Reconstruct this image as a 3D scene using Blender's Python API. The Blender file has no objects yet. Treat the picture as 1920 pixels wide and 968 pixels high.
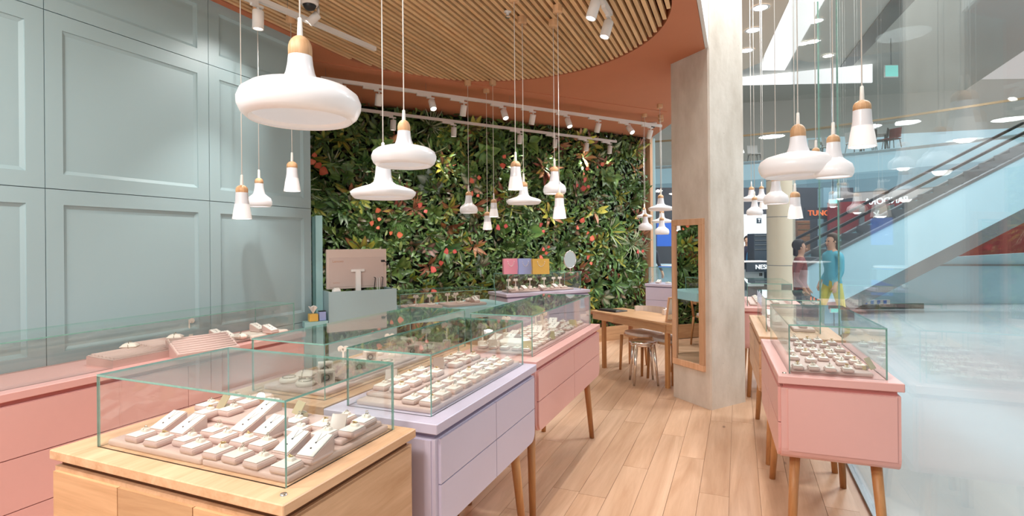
import bpy, bmesh, math, random
from mathutils import Vector, Matrix, Euler
random.seed(7)
SC = bpy.context.scene
COL = SC.collection
PI = math.pi

# ---------------------------------------------------------------- camera
FPX, YH, ROLL, YAW, EYE = 1008.3, 457.3, -0.00878, 0.3983, 1.6
FWD = Vector((-math.sin(YAW), math.cos(YAW), 0.0))
RGT = Vector((math.cos(YAW), math.sin(YAW), 0.0))
UP = Vector((0, 0, 1))
CAM = Vector((0, 0, EYE))
cs, sn = math.cos(ROLL), math.sin(ROLL)
cr = RGT * cs + UP * sn
cu = RGT * -sn + UP * cs
cam_data = bpy.data.cameras.new('camera')
cam_data.sensor_width = 36.0
cam_data.sensor_fit = 'HORIZONTAL'
cam_data.lens = FPX * 36.0 / 1920.0
cam_data.shift_y = -(484.0 - YH) / 1920.0
cam_data.clip_start = 0.02
cam = bpy.data.objects.new('camera', cam_data)
COL.objects.link(cam)
m = Matrix.Identity(4)
for i, v in enumerate((cr, cu, -FWD)):
    for j in range(3):
        m[j][i] = v[j]
m.translation = CAM
cam.matrix_world = m
SC.camera = cam

# ---------------------------------------------------------------- world, exposure
SC.view_settings.view_transform = 'Standard'
SC.view_settings.look = 'None'
SC.view_settings.gamma = 1.0
SC.view_settings.use_curve_mapping = False
SC.view_settings.exposure = 0.0
SC.cycles.max_bounces = 12
SC.cycles.transparent_max_bounces = 40
SC.cycles.sample_clamp_indirect = 6.0
SC.cycles.caustics_reflective = False
SC.cycles.caustics_refractive = False
SC.cycles.use_denoising = True
w = bpy.data.worlds.new('mall_ambient')
SC.world = w
w.use_nodes = True
w.node_tree.nodes['Background'].inputs[0].default_value = (1.0, 0.975, 0.95, 1)
w.node_tree.nodes['Background'].inputs[1].default_value = 0.62  # even ambient fill added from all around, no daylight source

SPOT_W, PENDANT_W, FILL_W, MALL_W = 46.0, 1.2, 46.0, 300.0

def lamp(name, kind, loc, power, parent=None, aim=None, size=0.1, cone=70, blend=0.6, color=(1, .955, .905)):
    d = bpy.data.lights.new(name, kind)
    d.energy = power
    d.color = color
    if kind == 'SPOT':
        d.spot_size = math.radians(cone)
        d.spot_blend = blend
        d.shadow_soft_size = size
    elif kind == 'AREA':
        d.shape = 'DISK'
        d.size = size
    else:
        d.shadow_soft_size = size
    o = bpy.data.objects.new(name, d)
    COL.objects.link(o)
    o.location = loc
    if aim is not None:
        o.rotation_euler = (Vector(aim) - Vector(loc)).to_track_quat('-Z', 'Y').to_euler()
    if parent is not None:
        o.parent = parent      # loc and aim are in the parent's frame
    return o

# unseen fill lights added behind the camera to brighten the shop
for lx, ly in ((-2.6, 0.3), (-1.2, 0.1), (-2.2, -1.2), (-0.9, -1.2)):
    lamp('ceiling_fill', 'AREA', (lx, ly, 3.40), FILL_W, aim=(lx, ly + .5, 0), size=.35)
# large area lights without fittings, added to brighten the mall
for lx, ly, lz in ((3.0, 6.5, 7.0), (2.2, 12.0, 7.0), (5.5, 11.0, 7.0), (0.5, 16.0, 7.0), (4.0, 17.0, 7.0)):
    lamp('mall_fill', 'AREA', (lx, ly, lz), MALL_W, aim=(lx, ly, 0), size=1.2, color=(.93, .97, 1))

# ---------------------------------------------------------------- pixel -> place helpers (1920 x 968 frame)
def ray(px, py):
    u = (px - 960.0) / FPX
    v = (YH - py) / FPX
    return FWD + RGT * (cs * u - sn * v) + UP * (sn * u + cs * v)
def at_z(px, py, z):
    r = ray(px, py)
    return CAM + r * ((z - EYE) / r.z)
def at_d(px, py, d):
    return CAM + ray(px, py) * d

# ---------------------------------------------------------------- materials
def lin(c):
    return tuple(((x / 255.0) / 12.92 if x / 255.0 <= .04045 else ((x / 255.0 + .055) / 1.055) ** 2.4) for x in c) + (1,)
def nodes_of(name):
    mt = bpy.data.materials.new(name)
    mt.use_nodes = True
    nt = mt.node_tree
    return mt, nt, nt.nodes, nt.links, nt.nodes['Principled BSDF']
def plain(name, rgb, rough=.5, metal=0, var=.04, scale=30, bump=0.0, coat=0, spec=.5, trans=0):
    mt, nt, N, L, B = nodes_of(name)
    c = lin(rgb)
    B.inputs['Roughness'].default_value = rough
    B.inputs['Metallic'].default_value = metal
    B.inputs['Coat Weight'].default_value = coat
    B.inputs['Specular IOR Level'].default_value = spec
    tc = N.new('ShaderNodeTexCoord')
    no = N.new('ShaderNodeTexNoise')
    no.inputs['Scale'].default_value = scale
    no.inputs['Detail'].default_value = 4
    L.new(tc.outputs['Object'], no.inputs['Vector'])
    mx = N.new('ShaderNodeMix'); mx.data_type = 'RGBA'
    mx.inputs[6].default_value = tuple(x * (1 - var) for x in c[:3]) + (1,)
    mx.inputs[7].default_value = tuple(min(1, x * (1 + var)) for x in c[:3]) + (1,)
    L.new(no.outputs['Fac'], mx.inputs[0])
    L.new(mx.outputs[2], B.inputs['Base Color'])
    if bump:
        bp = N.new('ShaderNodeBump')
        bp.inputs['Strength'].default_value = bump
        bp.inputs['Distance'].default_value = .002
        L.new(no.outputs['Fac'], bp.inputs['Height'])
        L.new(bp.outputs['Normal'], B.inputs['Normal'])
    return mt
def wood(name, light, dark, axis='Y', rough=.45, scale=1.0, var=.25, knots=False):
    """oak: long stretched grain along one axis, per-object tone"""
    mt, nt, N, L, B = nodes_of(name)
    B.inputs['Roughness'].default_value = rough
    tc = N.new('ShaderNodeTexCoord')
    oi = N.new('ShaderNodeObjectInfo')
    ad = N.new('ShaderNodeVectorMath'); ad.operation = 'ADD'
    sc_ = N.new('ShaderNodeVectorMath'); sc_.operation = 'SCALE'
    cb = N.new('ShaderNodeCombineXYZ')
    for k in range(3):
        L.new(oi.outputs['Random'], cb.inputs[k])
    L.new(cb.outputs[0], sc_.inputs[0]); sc_.inputs['Scale'].default_value = 37.0
    L.new(tc.outputs['Object'], ad.inputs[0]); L.new(sc_.outputs[0], ad.inputs[1])
    mp = N.new('ShaderNodeMapping')
    s = [14 * scale] * 3
    s['XYZ'.index(axis)] = 1.1 * scale
    mp.inputs['Scale'].default_value = s
    L.new(ad.outputs[0], mp.inputs['Vector'])
    n1 = N.new('ShaderNodeTexNoise'); n1.inputs['Scale'].default_value = 1.0
    n1.inputs['Detail'].default_value = 7; n1.inputs['Roughness'].default_value = .62
    n1.inputs['Distortion'].default_value = .9
    L.new(mp.outputs[0], n1.inputs['Vector'])
    n2 = N.new('ShaderNodeTexNoise'); n2.inputs['Scale'].default_value = 6.0
    n2.inputs['Detail'].default_value = 3
    L.new(mp.outputs[0], n2.inputs['Vector'])
    ma = N.new('ShaderNodeMath'); ma.operation = 'MULTIPLY_ADD'
    L.new(n2.outputs['Fac'], ma.inputs[0]); ma.inputs[1].default_value = .25
    L.new(n1.outputs['Fac'], ma.inputs[2])
    rp = N.new('ShaderNodeValToRGB')
    rp.color_ramp.elements[0].position = .42; rp.color_ramp.elements[1].position = .78
    rp.color_ramp.elements[0].color = lin(dark); rp.color_ramp.elements[1].color = lin(light)
    L.new(ma.outputs[0], rp.inputs[0])
    hs = N.new('ShaderNodeHueSaturation')
    mr = N.new('ShaderNodeMapRange')
    mr.inputs['To Min'].default_value = 1 - var * .5; mr.inputs['To Max'].default_value = 1 + var * .5
    L.new(oi.outputs['Random'], mr.inputs['Value'])
    L.new(mr.outputs[0], hs.inputs['Value'])
    out = rp.outputs[0]
    if knots:
        vo = N.new('ShaderNodeTexVoronoi'); vo.inputs['Scale'].default_value = 1.0
        mp2 = N.new('ShaderNodeMapping'); s2 = [3.6] * 3; s2['XYZ'.index(axis)] = 1.5
        mp2.inputs['Scale'].default_value = s2
        L.new(ad.outputs[0], mp2.inputs['Vector']); L.new(mp2.outputs[0], vo.inputs['Vector'])
        r2 = N.new('ShaderNodeValToRGB')
        r2.color_ramp.elements[0].position = .015; r2.color_ramp.elements[1].position = .06
        r2.color_ramp.elements[0].color = (.16, .1, .06, 1); r2.color_ramp.elements[1].color = (1, 1, 1, 1)
        L.new(vo.outputs['Distance'], r2.inputs[0])
        mm = N.new('ShaderNodeMix'); mm.data_type = 'RGBA'; mm.blend_type = 'MULTIPLY'
        mm.inputs[0].default_value = .8
        L.new(out, mm.inputs[6]); L.new(r2.outputs[0], mm.inputs[7]); out = mm.outputs[2]
    L.new(out, hs.inputs['Color'])
    L.new(hs.outputs[0], B.inputs['Base Color'])
    bp = N.new('ShaderNodeBump'); bp.inputs['Strength'].default_value = .12; bp.inputs['Distance'].default_value = .001
    L.new(n1.outputs['Fac'], bp.inputs['Height']); L.new(bp.outputs[0], B.inputs['Normal'])
    return mt
def glass(name, tint=(.982, .995, .991), refl=1.0, rough=0.0):
    """thin clear pane: passes light straight, mirrors by Fresnel, same on both faces"""
    mt, nt, N, L, B = nodes_of(name)
    N.remove(B)
    ge = N.new('ShaderNodeNewGeometry')
    io = N.new('ShaderNodeMapRange')
    io.inputs['To Min'].default_value = 1.5; io.inputs['To Max'].default_value = 1 / 1.5
    L.new(ge.outputs['Backfacing'], io.inputs['Value'])
    fr = N.new('ShaderNodeFresnel'); L.new(io.outputs[0], fr.inputs['IOR'])
    mu = N.new('ShaderNodeMath'); mu.operation = 'MULTIPLY'; mu.use_clamp = True
    L.new(fr.outputs[0], mu.inputs[0]); mu.inputs[1].default_value = refl
    tr = N.new('ShaderNodeBsdfTransparent'); tr.inputs[0].default_value = tuple(tint) + (1,)
    gl = N.new('ShaderNodeBsdfGlossy'); gl.inputs['Roughness'].default_value = rough
    gl.inputs[0].default_value = (.97, 1, .99, 1)
    mx = N.new('ShaderNodeMixShader')
    L.new(mu.outputs[0], mx.inputs[0]); L.new(tr.outputs[0], mx.inputs[1]); L.new(gl.outputs[0], mx.inputs[2])
    L.new(mx.outputs[0], N['Material Output'].inputs['Surface'])
    return mt
def glowing(name, rgb, strength, base=(240, 240, 240), rough=.4):
    mt, nt, N, L, B = nodes_of(name)
    B.inputs['Base Color'].default_value = lin(base)
    B.inputs['Roughness'].default_value = rough
    B.inputs['Emission Color'].default_value = lin(rgb)
    B.inputs['Emission Strength'].default_value = strength
    return mt
def opal(name, glow):
    """blown opal lamp glass with a glow of its own"""
    mt, nt, N, L, B = nodes_of(name)
    B.inputs['Base Color'].default_value = lin((222, 221, 226))
    B.inputs['Roughness'].default_value = .3
    B.inputs['Coat Weight'].default_value = .3
    B.inputs['Subsurface Weight'].default_value = 0.0
    B.inputs['Emission Color'].default_value = lin((255, 243, 228))
    B.inputs['Emission Strength'].default_value = glow
    return mt
def concrete(name):
    mt, nt, N, L, B = nodes_of(name)
    B.inputs['Roughness'].default_value = .85
    tc = N.new('ShaderNodeTexCoord')
    n1 = N.new('ShaderNodeTexNoise'); n1.inputs['Scale'].default_value = 2.2; n1.inputs['Detail'].default_value = 9; n1.inputs['Roughness'].default_value = .65
    n2 = N.new('ShaderNodeTexNoise'); n2.inputs['Scale'].default_value = 26; n2.inputs['Detail'].default_value = 4
    mp = N.new('ShaderNodeMapping'); mp.inputs['Scale'].default_value = (1, 1, .45)
    L.new(tc.outputs['Object'], mp.inputs[0]); L.new(mp.outputs[0], n1.inputs[0]); L.new(tc.outputs['Object'], n2.inputs[0])
    rp = N.new('ShaderNodeValToRGB')
    e = rp.color_ramp.elements
    e[0].position = .3; e[0].color = lin((190, 178, 164)); e[1].position = .68; e[1].color = lin((230, 222, 212))
    L.new(n1.outputs[0], rp.inputs[0])
    vo = N.new('ShaderNodeTexVoronoi'); vo.inputs['Scale'].default_value = 7
    L.new(tc.outputs['Object'], vo.inputs[0])
    r2 = N.new('ShaderNodeValToRGB'); r2.color_ramp.elements[0].position = .02; r2.color_ramp.elements[1].position = .05
    r2.color_ramp.elements[0].color = (.5, .48, .45, 1)
    L.new(vo.outputs['Distance'], r2.inputs[0])
    mm = N.new('ShaderNodeMix'); mm.data_type = 'RGBA'; mm.blend_type = 'MULTIPLY'; mm.inputs[0].default_value = .6
    L.new(rp.outputs[0], mm.inputs[6]); L.new(r2.outputs[0], mm.inputs[7])
    L.new(mm.outputs[2], B.inputs['Base Color'])
    bp = N.new('ShaderNodeBump'); bp.inputs['Strength'].default_value = .35; bp.inputs['Distance'].default_value = .004
    L.new(n2.outputs[0], bp.inputs['Height']); L.new(bp.outputs[0], B.inputs['Normal'])
    return mt
def leafmat(name):
    mt, nt, N, L, B = nodes_of(name)
    at = N.new('ShaderNodeVertexColor'); at.layer_name = 'Col'
    oi = N.new('ShaderNodeObjectInfo')
    hs = N.new('ShaderNodeHueSaturation')
    m1 = N.new('ShaderNodeMapRange'); m1.inputs['To Min'].default_value = .485; m1.inputs['To Max'].default_value = .515
    m2 = N.new('ShaderNodeMapRange'); m2.inputs['To Min'].default_value = .7; m2.inputs['To Max'].default_value = 1.3
    L.new(oi.outputs['Random'], m1.inputs['Value']); L.new(oi.outputs['Random'], m2.inputs['Value'])
    L.new(m1.outputs[0], hs.inputs['Hue']); L.new(m2.outputs[0], hs.inputs['Value'])
    L.new(at.outputs['Color'], hs.inputs['Color'])
    L.new(hs.outputs[0], B.inputs['Base Color'])
    B.inputs['Roughness'].default_value = .36
    B.inputs['Specular IOR Level'].default_value = .5
    return mt

M = {}
M['teal_wall'] = plain('teal_lacquer_wall', (160, 184, 189), .42, var=.02, scale=2)
M['teal'] = plain('teal_lacquer', (158, 200, 202), .38, var=.02)
M['lavender'] = plain('lavender_lacquer', (202, 193, 212), .36, var=.015)
M['pink'] = plain('pink_lacquer', (226, 174, 168), .32, var=.015)
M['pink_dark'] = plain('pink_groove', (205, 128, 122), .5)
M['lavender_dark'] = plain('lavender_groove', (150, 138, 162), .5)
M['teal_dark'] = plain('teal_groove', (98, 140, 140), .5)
M['oak'] = wood('oak_veneer', (222, 182, 146), (194, 150, 112), 'Y', .42)
M['oak_x'] = wood('oak_veneer_cross', (216, 172, 130), (188, 142, 102), 'X', .42)
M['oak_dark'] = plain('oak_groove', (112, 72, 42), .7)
M['oak_leg'] = wood('oak_turned', (205, 150, 96), (168, 112, 66), 'Z', .45)
M['cap_wood'] = wood('ash_cap', (226, 184, 142), (196, 148, 104), 'Z', .5, 2.0)
M['floor_oak'] = wood('floor_oak_plank', (214, 178, 148), (186, 146, 114), 'Y', .4, .55, .16, True)
M['slat'] = wood('ceiling_slat_oak', (240, 204, 158), (220, 174, 124), 'Y', .55)
M['terracotta'] = plain('terracotta_plaster', (202, 130, 96), .8, var=.05, scale=3)
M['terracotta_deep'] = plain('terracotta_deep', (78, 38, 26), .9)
M['concrete'] = concrete('raw_concrete')
M['glass'] = glass('clear_glass')
M['shop_glass'] = glass('storefront_glass', (.975, .992, .995), .5)
M['glass_edge'] = plain('green_glass_edge', (126, 176, 164), .15, var=.3, scale=40, coat=.5)
M['mirror'] = plain('mirror_silver', (235, 238, 238), .01, metal=1, var=0)
M['chrome'] = plain('polished_steel', (236, 228, 220), .18, metal=1, var=.02)
M['frame_wood'] = wood('pale_oak_frame', (226, 184, 150), (204, 156, 118), 'Z', .5)
M['white'] = plain('white_paint', (236, 232, 228), .4, var=.01)
M['white_matte'] = plain('white_matte', (236, 232, 226), .7, var=.01)
M['tray'] = plain('blush_leatherette', (204, 178, 170), .55, var=.03, scale=120, bump=.1)
M['tray_deep'] = plain('blush_leatherette_side', (205, 172, 164), .6, var=.03, scale=120)
M['pad'] = plain('cream_pad', (240, 234, 226), .6, var=.01)
M['ivory'] = plain('ivory_leatherette', (240, 226, 214), .5, var=.02)
M['silver'] = plain('silver_jewellery', (214, 206, 190), .2, metal=1)
M['gold'] = plain('gold_jewellery', (220, 190, 130), .22, metal=1)
M['gem_dark'] = plain('dark_stone', (70, 66, 70), .15)
M['pearl'] = plain('pearl', (250, 246, 240), .2, coat=.6)
M['acrylic'] = plain('gold_tinted_acrylic', (186, 170, 132), .15, coat=.6, var=.08)
M['acrylic_grey'] = plain('smoky_acrylic', (176, 158, 146), .15, coat=.6, var=.08)
M['black'] = plain('black_plastic', (34, 32, 34), .4)
M['dark'] = plain('dark_shop_interior', (62, 66, 74), .6, var=.2, scale=2)
M['lens'] = glowing('lit_lens', (255, 248, 238), 14.0)
M['opal_lit'] = opal('opal_glass_lit', .4)
M['opal_top'] = opal('opal_glass_frosted', .08)
M['opal'] = opal('opal_glass', .2)  # extra glow put in to lift dark undersides, also on unlit pendants
M['leaf'] = leafmat('leaf')
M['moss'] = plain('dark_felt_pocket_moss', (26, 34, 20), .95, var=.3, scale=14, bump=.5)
M['leather'] = plain('warm_grey_upholstery', (230, 218, 210), .6, var=.03)
M['monitor'] = plain('blush_grey_plastic', (206, 186, 176), .5, var=.01)
M['monitor_panel'] = plain('blush_grey_back_panel', (198, 178, 170), .5, var=.01)
M['print_brown'] = plain('faded_print', (188, 140, 110), .6)
M['rose_bag'] = plain('rose_paper', (232, 150, 168), .5, var=.03)
M['blue_bag'] = plain('periwinkle_paper', (160, 172, 220), .5, var=.03)
M['gold_bag'] = plain('honey_paper', (226, 182, 90), .45, var=.04)
M['cord'] = plain('white_cord', (240, 236, 230), .5)
M['mall_floor'] = plain('polished_grey_stone', (172, 182, 184), .12, var=.05, scale=1.5)
M['mall_grey'] = plain('mall_grey_paint', (212, 212, 206), .6, var=.02)
M['mall_beige'] = plain('mall_beige_ceiling', (216, 200, 182), .7, var=.02)
M['mall_white'] = plain('mall_white_plaster', (244, 244, 242), .7, var=.01)
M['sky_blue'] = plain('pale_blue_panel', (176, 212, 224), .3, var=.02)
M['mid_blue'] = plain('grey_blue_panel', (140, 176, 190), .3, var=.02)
M['brass'] = plain('bronze_rail', (150, 126, 92), .35, metal=.4)
M['stone_column'] = plain('beige_stone', (196, 186, 166), .35, var=.06, scale=1.2)
M['red_panel'] = plain('deep_red_panel', (134, 48, 50), .35, var=.15, scale=2)
M['steel_grey'] = plain('brushed_grey_metal', (128, 134, 138), .35, metal=.6)
M['rubber'] = plain('black_rubber', (24, 24, 26), .6)
M['strong_blue'] = plain('strong_blue_panel', (44, 104, 206), .5)  # plain blue paint, no glow
M['pale_front'] = plain('white_front_panel', (186, 196, 200), .5)  # plain pale paint, no glow
M['cove_glow'] = glowing('glowing_cove_plaster', (255, 255, 255), 1.2)  # plaster itself glows in place of a hidden cove strip
M['lit_cove'] = glowing('lit_cove_strip', (255, 252, 246), 5.0)
M['lit_green'] = glowing('lit_exit_panel', (150, 226, 220), .8, (90, 200, 180))
M['lit_orange'] = glowing('lit_orange_letters', (250, 120, 60), 1.1, (240, 110, 50))
M['letter_white'] = glowing('white_letters', (230, 244, 250), .8)
M['shop_warm'] = plain('warm_shop_goods', (150, 96, 60), .6, var=.4, scale=6)

# ---------------------------------------------------------------- mesh builder
class MB:
    def __init__(self):
        self.v, self.f, self.mi, self.sm, self.c = [], [], [], [], None
    def add(self, vs, fs, mi=0, smooth=False):
        o = len(self.v)
        self.v += [tuple(x) for x in vs]
        for k, f in enumerate(fs):
            self.f.append(tuple(i + o for i in f))
            self.mi.append(mi[k] if isinstance(mi, (list, tuple)) else mi)
            self.sm.append(smooth)
        return self
    def box(self, c, s, rz=0.0, mi=0, R=None):
        hx, hy, hz = s[0] / 2, s[1] / 2, s[2] / 2
        vs = [Vector((x, y, z)) for x in (-hx, hx) for y in (-hy, hy) for z in (-hz, hz)]
        if R is None:
            R = Matrix.Rotation(rz, 3, 'Z')
        vs = [R @ v + Vector(c) for v in vs]
        return self.add(vs, [(0, 1, 3, 2), (4, 6, 7, 5), (0, 4, 5, 1), (2, 3, 7, 6), (0, 2, 6, 4), (1, 5, 7, 3)], mi)
    def rbox(self, c, s, r=.004, seg=2, R=None, mi=0):
        """box with bevelled edges"""
        bm = bmesh.new()
        bmesh.ops.create_cube(bm, size=1.0)
        bmesh.ops.scale(bm, vec=s, verts=bm.verts)
        bmesh.ops.bevel(bm, geom=list(bm.edges), offset=min(r, min(s) * .49), segments=seg, profile=.5, affect='EDGES')
        bm.verts.index_update()
        R = R or Matrix.Identity(3)
        vs = [R @ v.co + Vector(c) for v in bm.verts]
        fs = [[v.index for v in f.verts] for f in bm.faces]
        bm.free()
        return self.add(vs, fs, mi, False)
    def prism(self, poly, z0, z1, mi=0, axis='z', smooth=False):
        n = len(poly)
        def P(a, b, h):
            return (a, b, h) if axis == 'z' else ((h, a, b) if axis == 'x' else (a, h, b))
        vs = [P(a, b, z0) for a, b in poly] + [P(a, b, z1) for a, b in poly]
        fs = [tuple(range(n))[::-1], tuple(range(n, 2 * n))]
        fs += [(i, (i + 1) % n, n + (i + 1) % n, n + i) for i in range(n)]
        return self.add(vs, fs, mi, smooth)
    def lathe(self, prof, c=(0, 0, 0), n=32, mi=0, smooth=True, R=None, close=False):
        vs, fs, ml = [], [], []
        R = R or Matrix.Identity(3)
        k = len(prof)
        for i in range(n):
            a = 2 * PI * i / n
            for r, z in prof:
                vs.append(R @ Vector((r * math.cos(a), r * math.sin(a), z)) + Vector(c))
        for i in range(n):
            for j in range(k - 1):
                a, b = i * k + j, ((i + 1) % n) * k + j
                fs.append((a, b, b + 1, a + 1))
                ml.append(mi[j] if isinstance(mi, (list, tuple)) else mi)
        return self.add(vs, fs, ml, smooth)
    def tube(self, p0, p1, r0, r1=None, n=10, mi=0, smooth=True, caps=True):
        p0, p1 = Vector(p0), Vector(p1)
        r1 = r0 if r1 is None else r1
        d = (p1 - p0)
        if d.length < 1e-6:
            return self
        q = d.to_track_quat('Z', 'Y').to_matrix()
        vs = []
        for p, r in ((p0, r0), (p1, r1)):
            for i in range(n):
                a = 2 * PI * i / n
                vs.append(q @ Vector((r * math.cos(a), r * math.sin(a), 0)) + p)
        self.add(vs, [(i, (i + 1) % n, n + (i + 1) % n, n + i) for i in range(n)], mi, smooth)
        if caps:
            o = len(self.v) - 2 * n
            self.f += [tuple(o + i for i in range(n))[::-1], tuple(o + n + i for i in range(n))]
            self.mi += [mi, mi]; self.sm += [False, False]
        return self
    def path(self, pts, r, n=6, mi=0):
        for a, b in zip(pts[:-1], pts[1:]):
            self.tube(a, b, r, r, n, mi)
        return self
    def sphere(self, c, r, n=12, mi=0, s=(1, 1, 1)):
        k = max(4, n // 2)
        prof = [(r * math.sin(PI * j / k) + 1e-5, -r * math.cos(PI * j / k)) for j in range(k + 1)]
        o = len(self.v)
        self.lathe(prof, (0, 0, 0), n, mi)
        for i in range(o, len(self.v)):
            v = self.v[i]
            self.v[i] = (v[0] * s[0] + c[0], v[1] * s[1] + c[1], v[2] * s[2] + c[2])
        return self
    def torus(self, c, R_, r, n=14, k=6, mi=0, rot=None):
        rot = rot or Matrix.Identity(3)
        vs, fs = [], []
        for i in range(n):
            a = 2 * PI * i / n
            for j in range(k):
                b = 2 * PI * j / k
                vs.append(rot @ Vector(((R_ + r * math.cos(b)) * math.cos(a), (R_ + r * math.cos(b)) * math.sin(a), r * math.sin(b))) + Vector(c))
        for i in range(n):
            for j in range(k):
                fs.append((i * k + j, ((i + 1) % n) * k + j, ((i + 1) % n) * k + (j + 1) % k, i * k + (j + 1) % k))
        return self.add(vs, fs, mi, True)
    def mesh(self, name, mats):
        me = bpy.data.meshes.new(name)
        me.from_pydata(self.v, [], self.f)
        for mt in (mats if isinstance(mats, (list, tuple)) else [mats]):
            me.materials.append(M[mt] if isinstance(mt, str) else mt)
        me.polygons.foreach_set('material_index', self.mi)
        me.polygons.foreach_set('use_smooth', self.sm)
        if self.c is not None:
            ca = me.color_attributes.new('Col', 'FLOAT_COLOR', 'POINT')
            flat = []
            for x in self.c:
                flat += [x[0], x[1], x[2], 1.0]
            ca.data.foreach_set('color', flat)
        me.update()
        return me
    def build(self, name, mats, parent=None, loc=None, rz=0):
        o = bpy.data.objects.new(name, self.mesh(name, mats))
        COL.objects.link(o)
        if parent is not None:
            o.parent = parent
        if loc is not None:
            o.location = loc
            o.rotation_euler = (0, 0, rz)
        return o

def tag(o, label=None, cat=None, group=None, kind=None):
    if label: o['label'] = label
    if cat: o['category'] = cat
    if group: o['group'] = group
    if kind: o['kind'] = kind
    return o
def thing(name, label, cat, loc=(0, 0, 0), rz=0, group=None):
    o = bpy.data.objects.new(name, None)
    o.empty_display_size = .05
    COL.objects.link(o)
    o.location = loc
    o.rotation_euler = (0, 0, rz)
    return tag(o, label, cat, group)
def struct(name, b, mats, parent=None, label=None, cat=None):
    o = b.build(name, mats, parent)
    if parent is None:
        o['kind'] = 'structure'
        if label: o['label'] = label
        if cat: o['category'] = cat
    return o
def dup(root, loc, rz, label=None, group=None):
    r = root.copy(); COL.objects.link(r)
    r.location = loc; r.rotation_euler = (0, 0, rz)
    if label: r['label'] = label
    if group: r['group'] = group
    for ch in list(root.children):
        c = ch.copy(); COL.objects.link(c); c.parent = r
        for g in list(ch.children):
            d = g.copy(); COL.objects.link(d); d.parent = c
    return r
def text_mesh(txt, size, depth=.004):
    cu_ = bpy.data.curves.new('lettering', 'FONT')
    cu_.body = txt; cu_.size = size; cu_.extrude = depth
    cu_.align_x = 'CENTER'; cu_.align_y = 'CENTER'
    ob = bpy.data.objects.new('lettering', cu_)
    COL.objects.link(ob)
    dg = bpy.context.evaluated_depsgraph_get()
    me = bpy.data.meshes.new_from_object(ob.evaluated_get(dg))
    bpy.data.objects.remove(ob)
    bpy.data.curves.remove(cu_)
    return me
def text_obj(name, txt, size, matname, parent, loc, R, depth=.004):
    me = text_mesh(txt, size, depth)
    me.materials.clear(); me.materials.append(M[matname])
    o = bpy.data.objects.new(name, me); COL.objects.link(o)
    o.parent = parent
    o.matrix_local = Matrix.Translation(loc) @ R.to_4x4()
    return o
def frame(xd, zd=(0, 0, 1)):
    """3x3 rotation whose x axis runs along xd and whose z axis is zd"""
    x = Vector(xd).normalized(); z = Vector(zd).normalized(); y = z.cross(x)
    return Matrix((x, y, z)).transposed()
M['pale_blue_glow'] = glowing('glowing_blue_wall', (190, 225, 240), .55, (190, 215, 225))  # pale blue surface with its own glow
M['shop_glow'] = glowing('glowing_shop_wall', (226, 238, 240), .55, (214, 222, 224))  # shop light put into the wall as a glow
M['steel_dark'] = plain('dark_metal_front', (66, 76, 86), .4, var=.06)
M['leaf_green'] = plain('green_print', (56, 120, 80), .5)
M['lip'] = plain('lip', (176, 96, 90), .5)

# ================================================================ THE SETTING
SZ = 3.45                     # underside of the terracotta soffit
WALL_X = -3.64                # face of the teal panelled wall
GLASS_X = 0.72                # storefront pane
TOP = 0.928                   # counter tops
PHI = math.radians(52.5)      # direction of the planted wall
WD = Vector((math.cos(PHI), math.sin(PHI), 0))
WN = Vector((math.sin(PHI), -math.cos(PHI), 0))   # its face looks this way
W0 = Vector((-2.0, 9.0, 0))

# floor: base slab + single oak boards where they show
fl = struct('floor', MB().box((-1.6, 4.6, -.06), (9.2, 15.6, .1)), 'floor_oak', label='pale oak plank floor of the shop', cat='floor')
bw = .178
rng = random.Random(3)
plank_meshes = {}
for i in range(22):
    x0 = -3.18 + i * bw
    y = .2 - rng.random() * 1.6
    while y < 9.8:
        L_ = rng.choice((1.5, 1.8, 2.1))
        y1 = min(y + L_, 10.2)
        if y1 > 1.0:
            key = round(y1 - y, 2)
            if key not in plank_meshes:
                h = key / 2 - .0008
                b_ = MB()
                b_.add([(-bw / 2 + .0008, -h, 0), (bw / 2 - .0008, -h, 0), (bw / 2 - .0008, h, 0), (-bw / 2 + .0008, h, 0),
                        (-bw / 2 + .0012, -h + .0006, .01), (bw / 2 - .0012, -h + .0006, .01), (bw / 2 - .0012, h - .0006, .01), (-bw / 2 + .0012, h - .0006, .01)],
                       [(4, 5, 6, 7), (0, 1, 5, 4), (1, 2, 6, 5), (2, 3, 7, 6), (3, 0, 4, 7)])
                plank_meshes[key] = b_.mesh('plank', 'floor_oak')
            p = bpy.data.objects.new('plank', plank_meshes[key]); COL.objects.link(p)
            p.parent = fl; p.location = (x0, (y + y1) / 2, -.010)
        y = y1

# teal panelled wall: mitred frame-and-panel doors, each one a piece
wl = struct('wall_left', MB().box((WALL_X - .09, .93, 1.75), (.1, 5.88, 3.5)), 'teal_wall', label='pale teal panelled wall on the left', cat='wall')
zs = [(0.0, .905), (.905, 1.94), (1.94, 2.962), (2.962, 3.47)]
ys = [2.83 + 1.035 * k for k in (-4, -3, -2, -1, 0)]
def wall_panel(y0, y1, z0, z1, rim=.088, dz=.016, gap=.0022):
    b = MB()
    x0, xb = WALL_X, WALL_X - .04
    y0 += gap; y1 -= gap; z0 += gap; z1 -= gap
    q = lambda x, d: [(x, y0 + d, z0 + d), (x, y1 - d, z0 + d), (x, y1 - d, z1 - d), (x, y0 + d, z1 - d)]
    vs = q(xb, 0) + q(x0, 0) + q(x0, rim) + q(x0 - .006, rim + .001) + q(x0 - dz, rim + .022)
    fs = []
    for ring in range(4):
        for k in range(4):
            a, c = ring * 4 + k, ring * 4 + (k + 1) % 4
            fs.append((a, c, c + 4, a + 4))
    fs.append((16, 17, 18, 19))
    return b.add(vs, fs)
for y0 in ys:
    for z0, z1 in zs:
        wall_panel(y0, y0 + 1.035, z0, z1).build('panel', 'teal_wall', wl)
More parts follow.
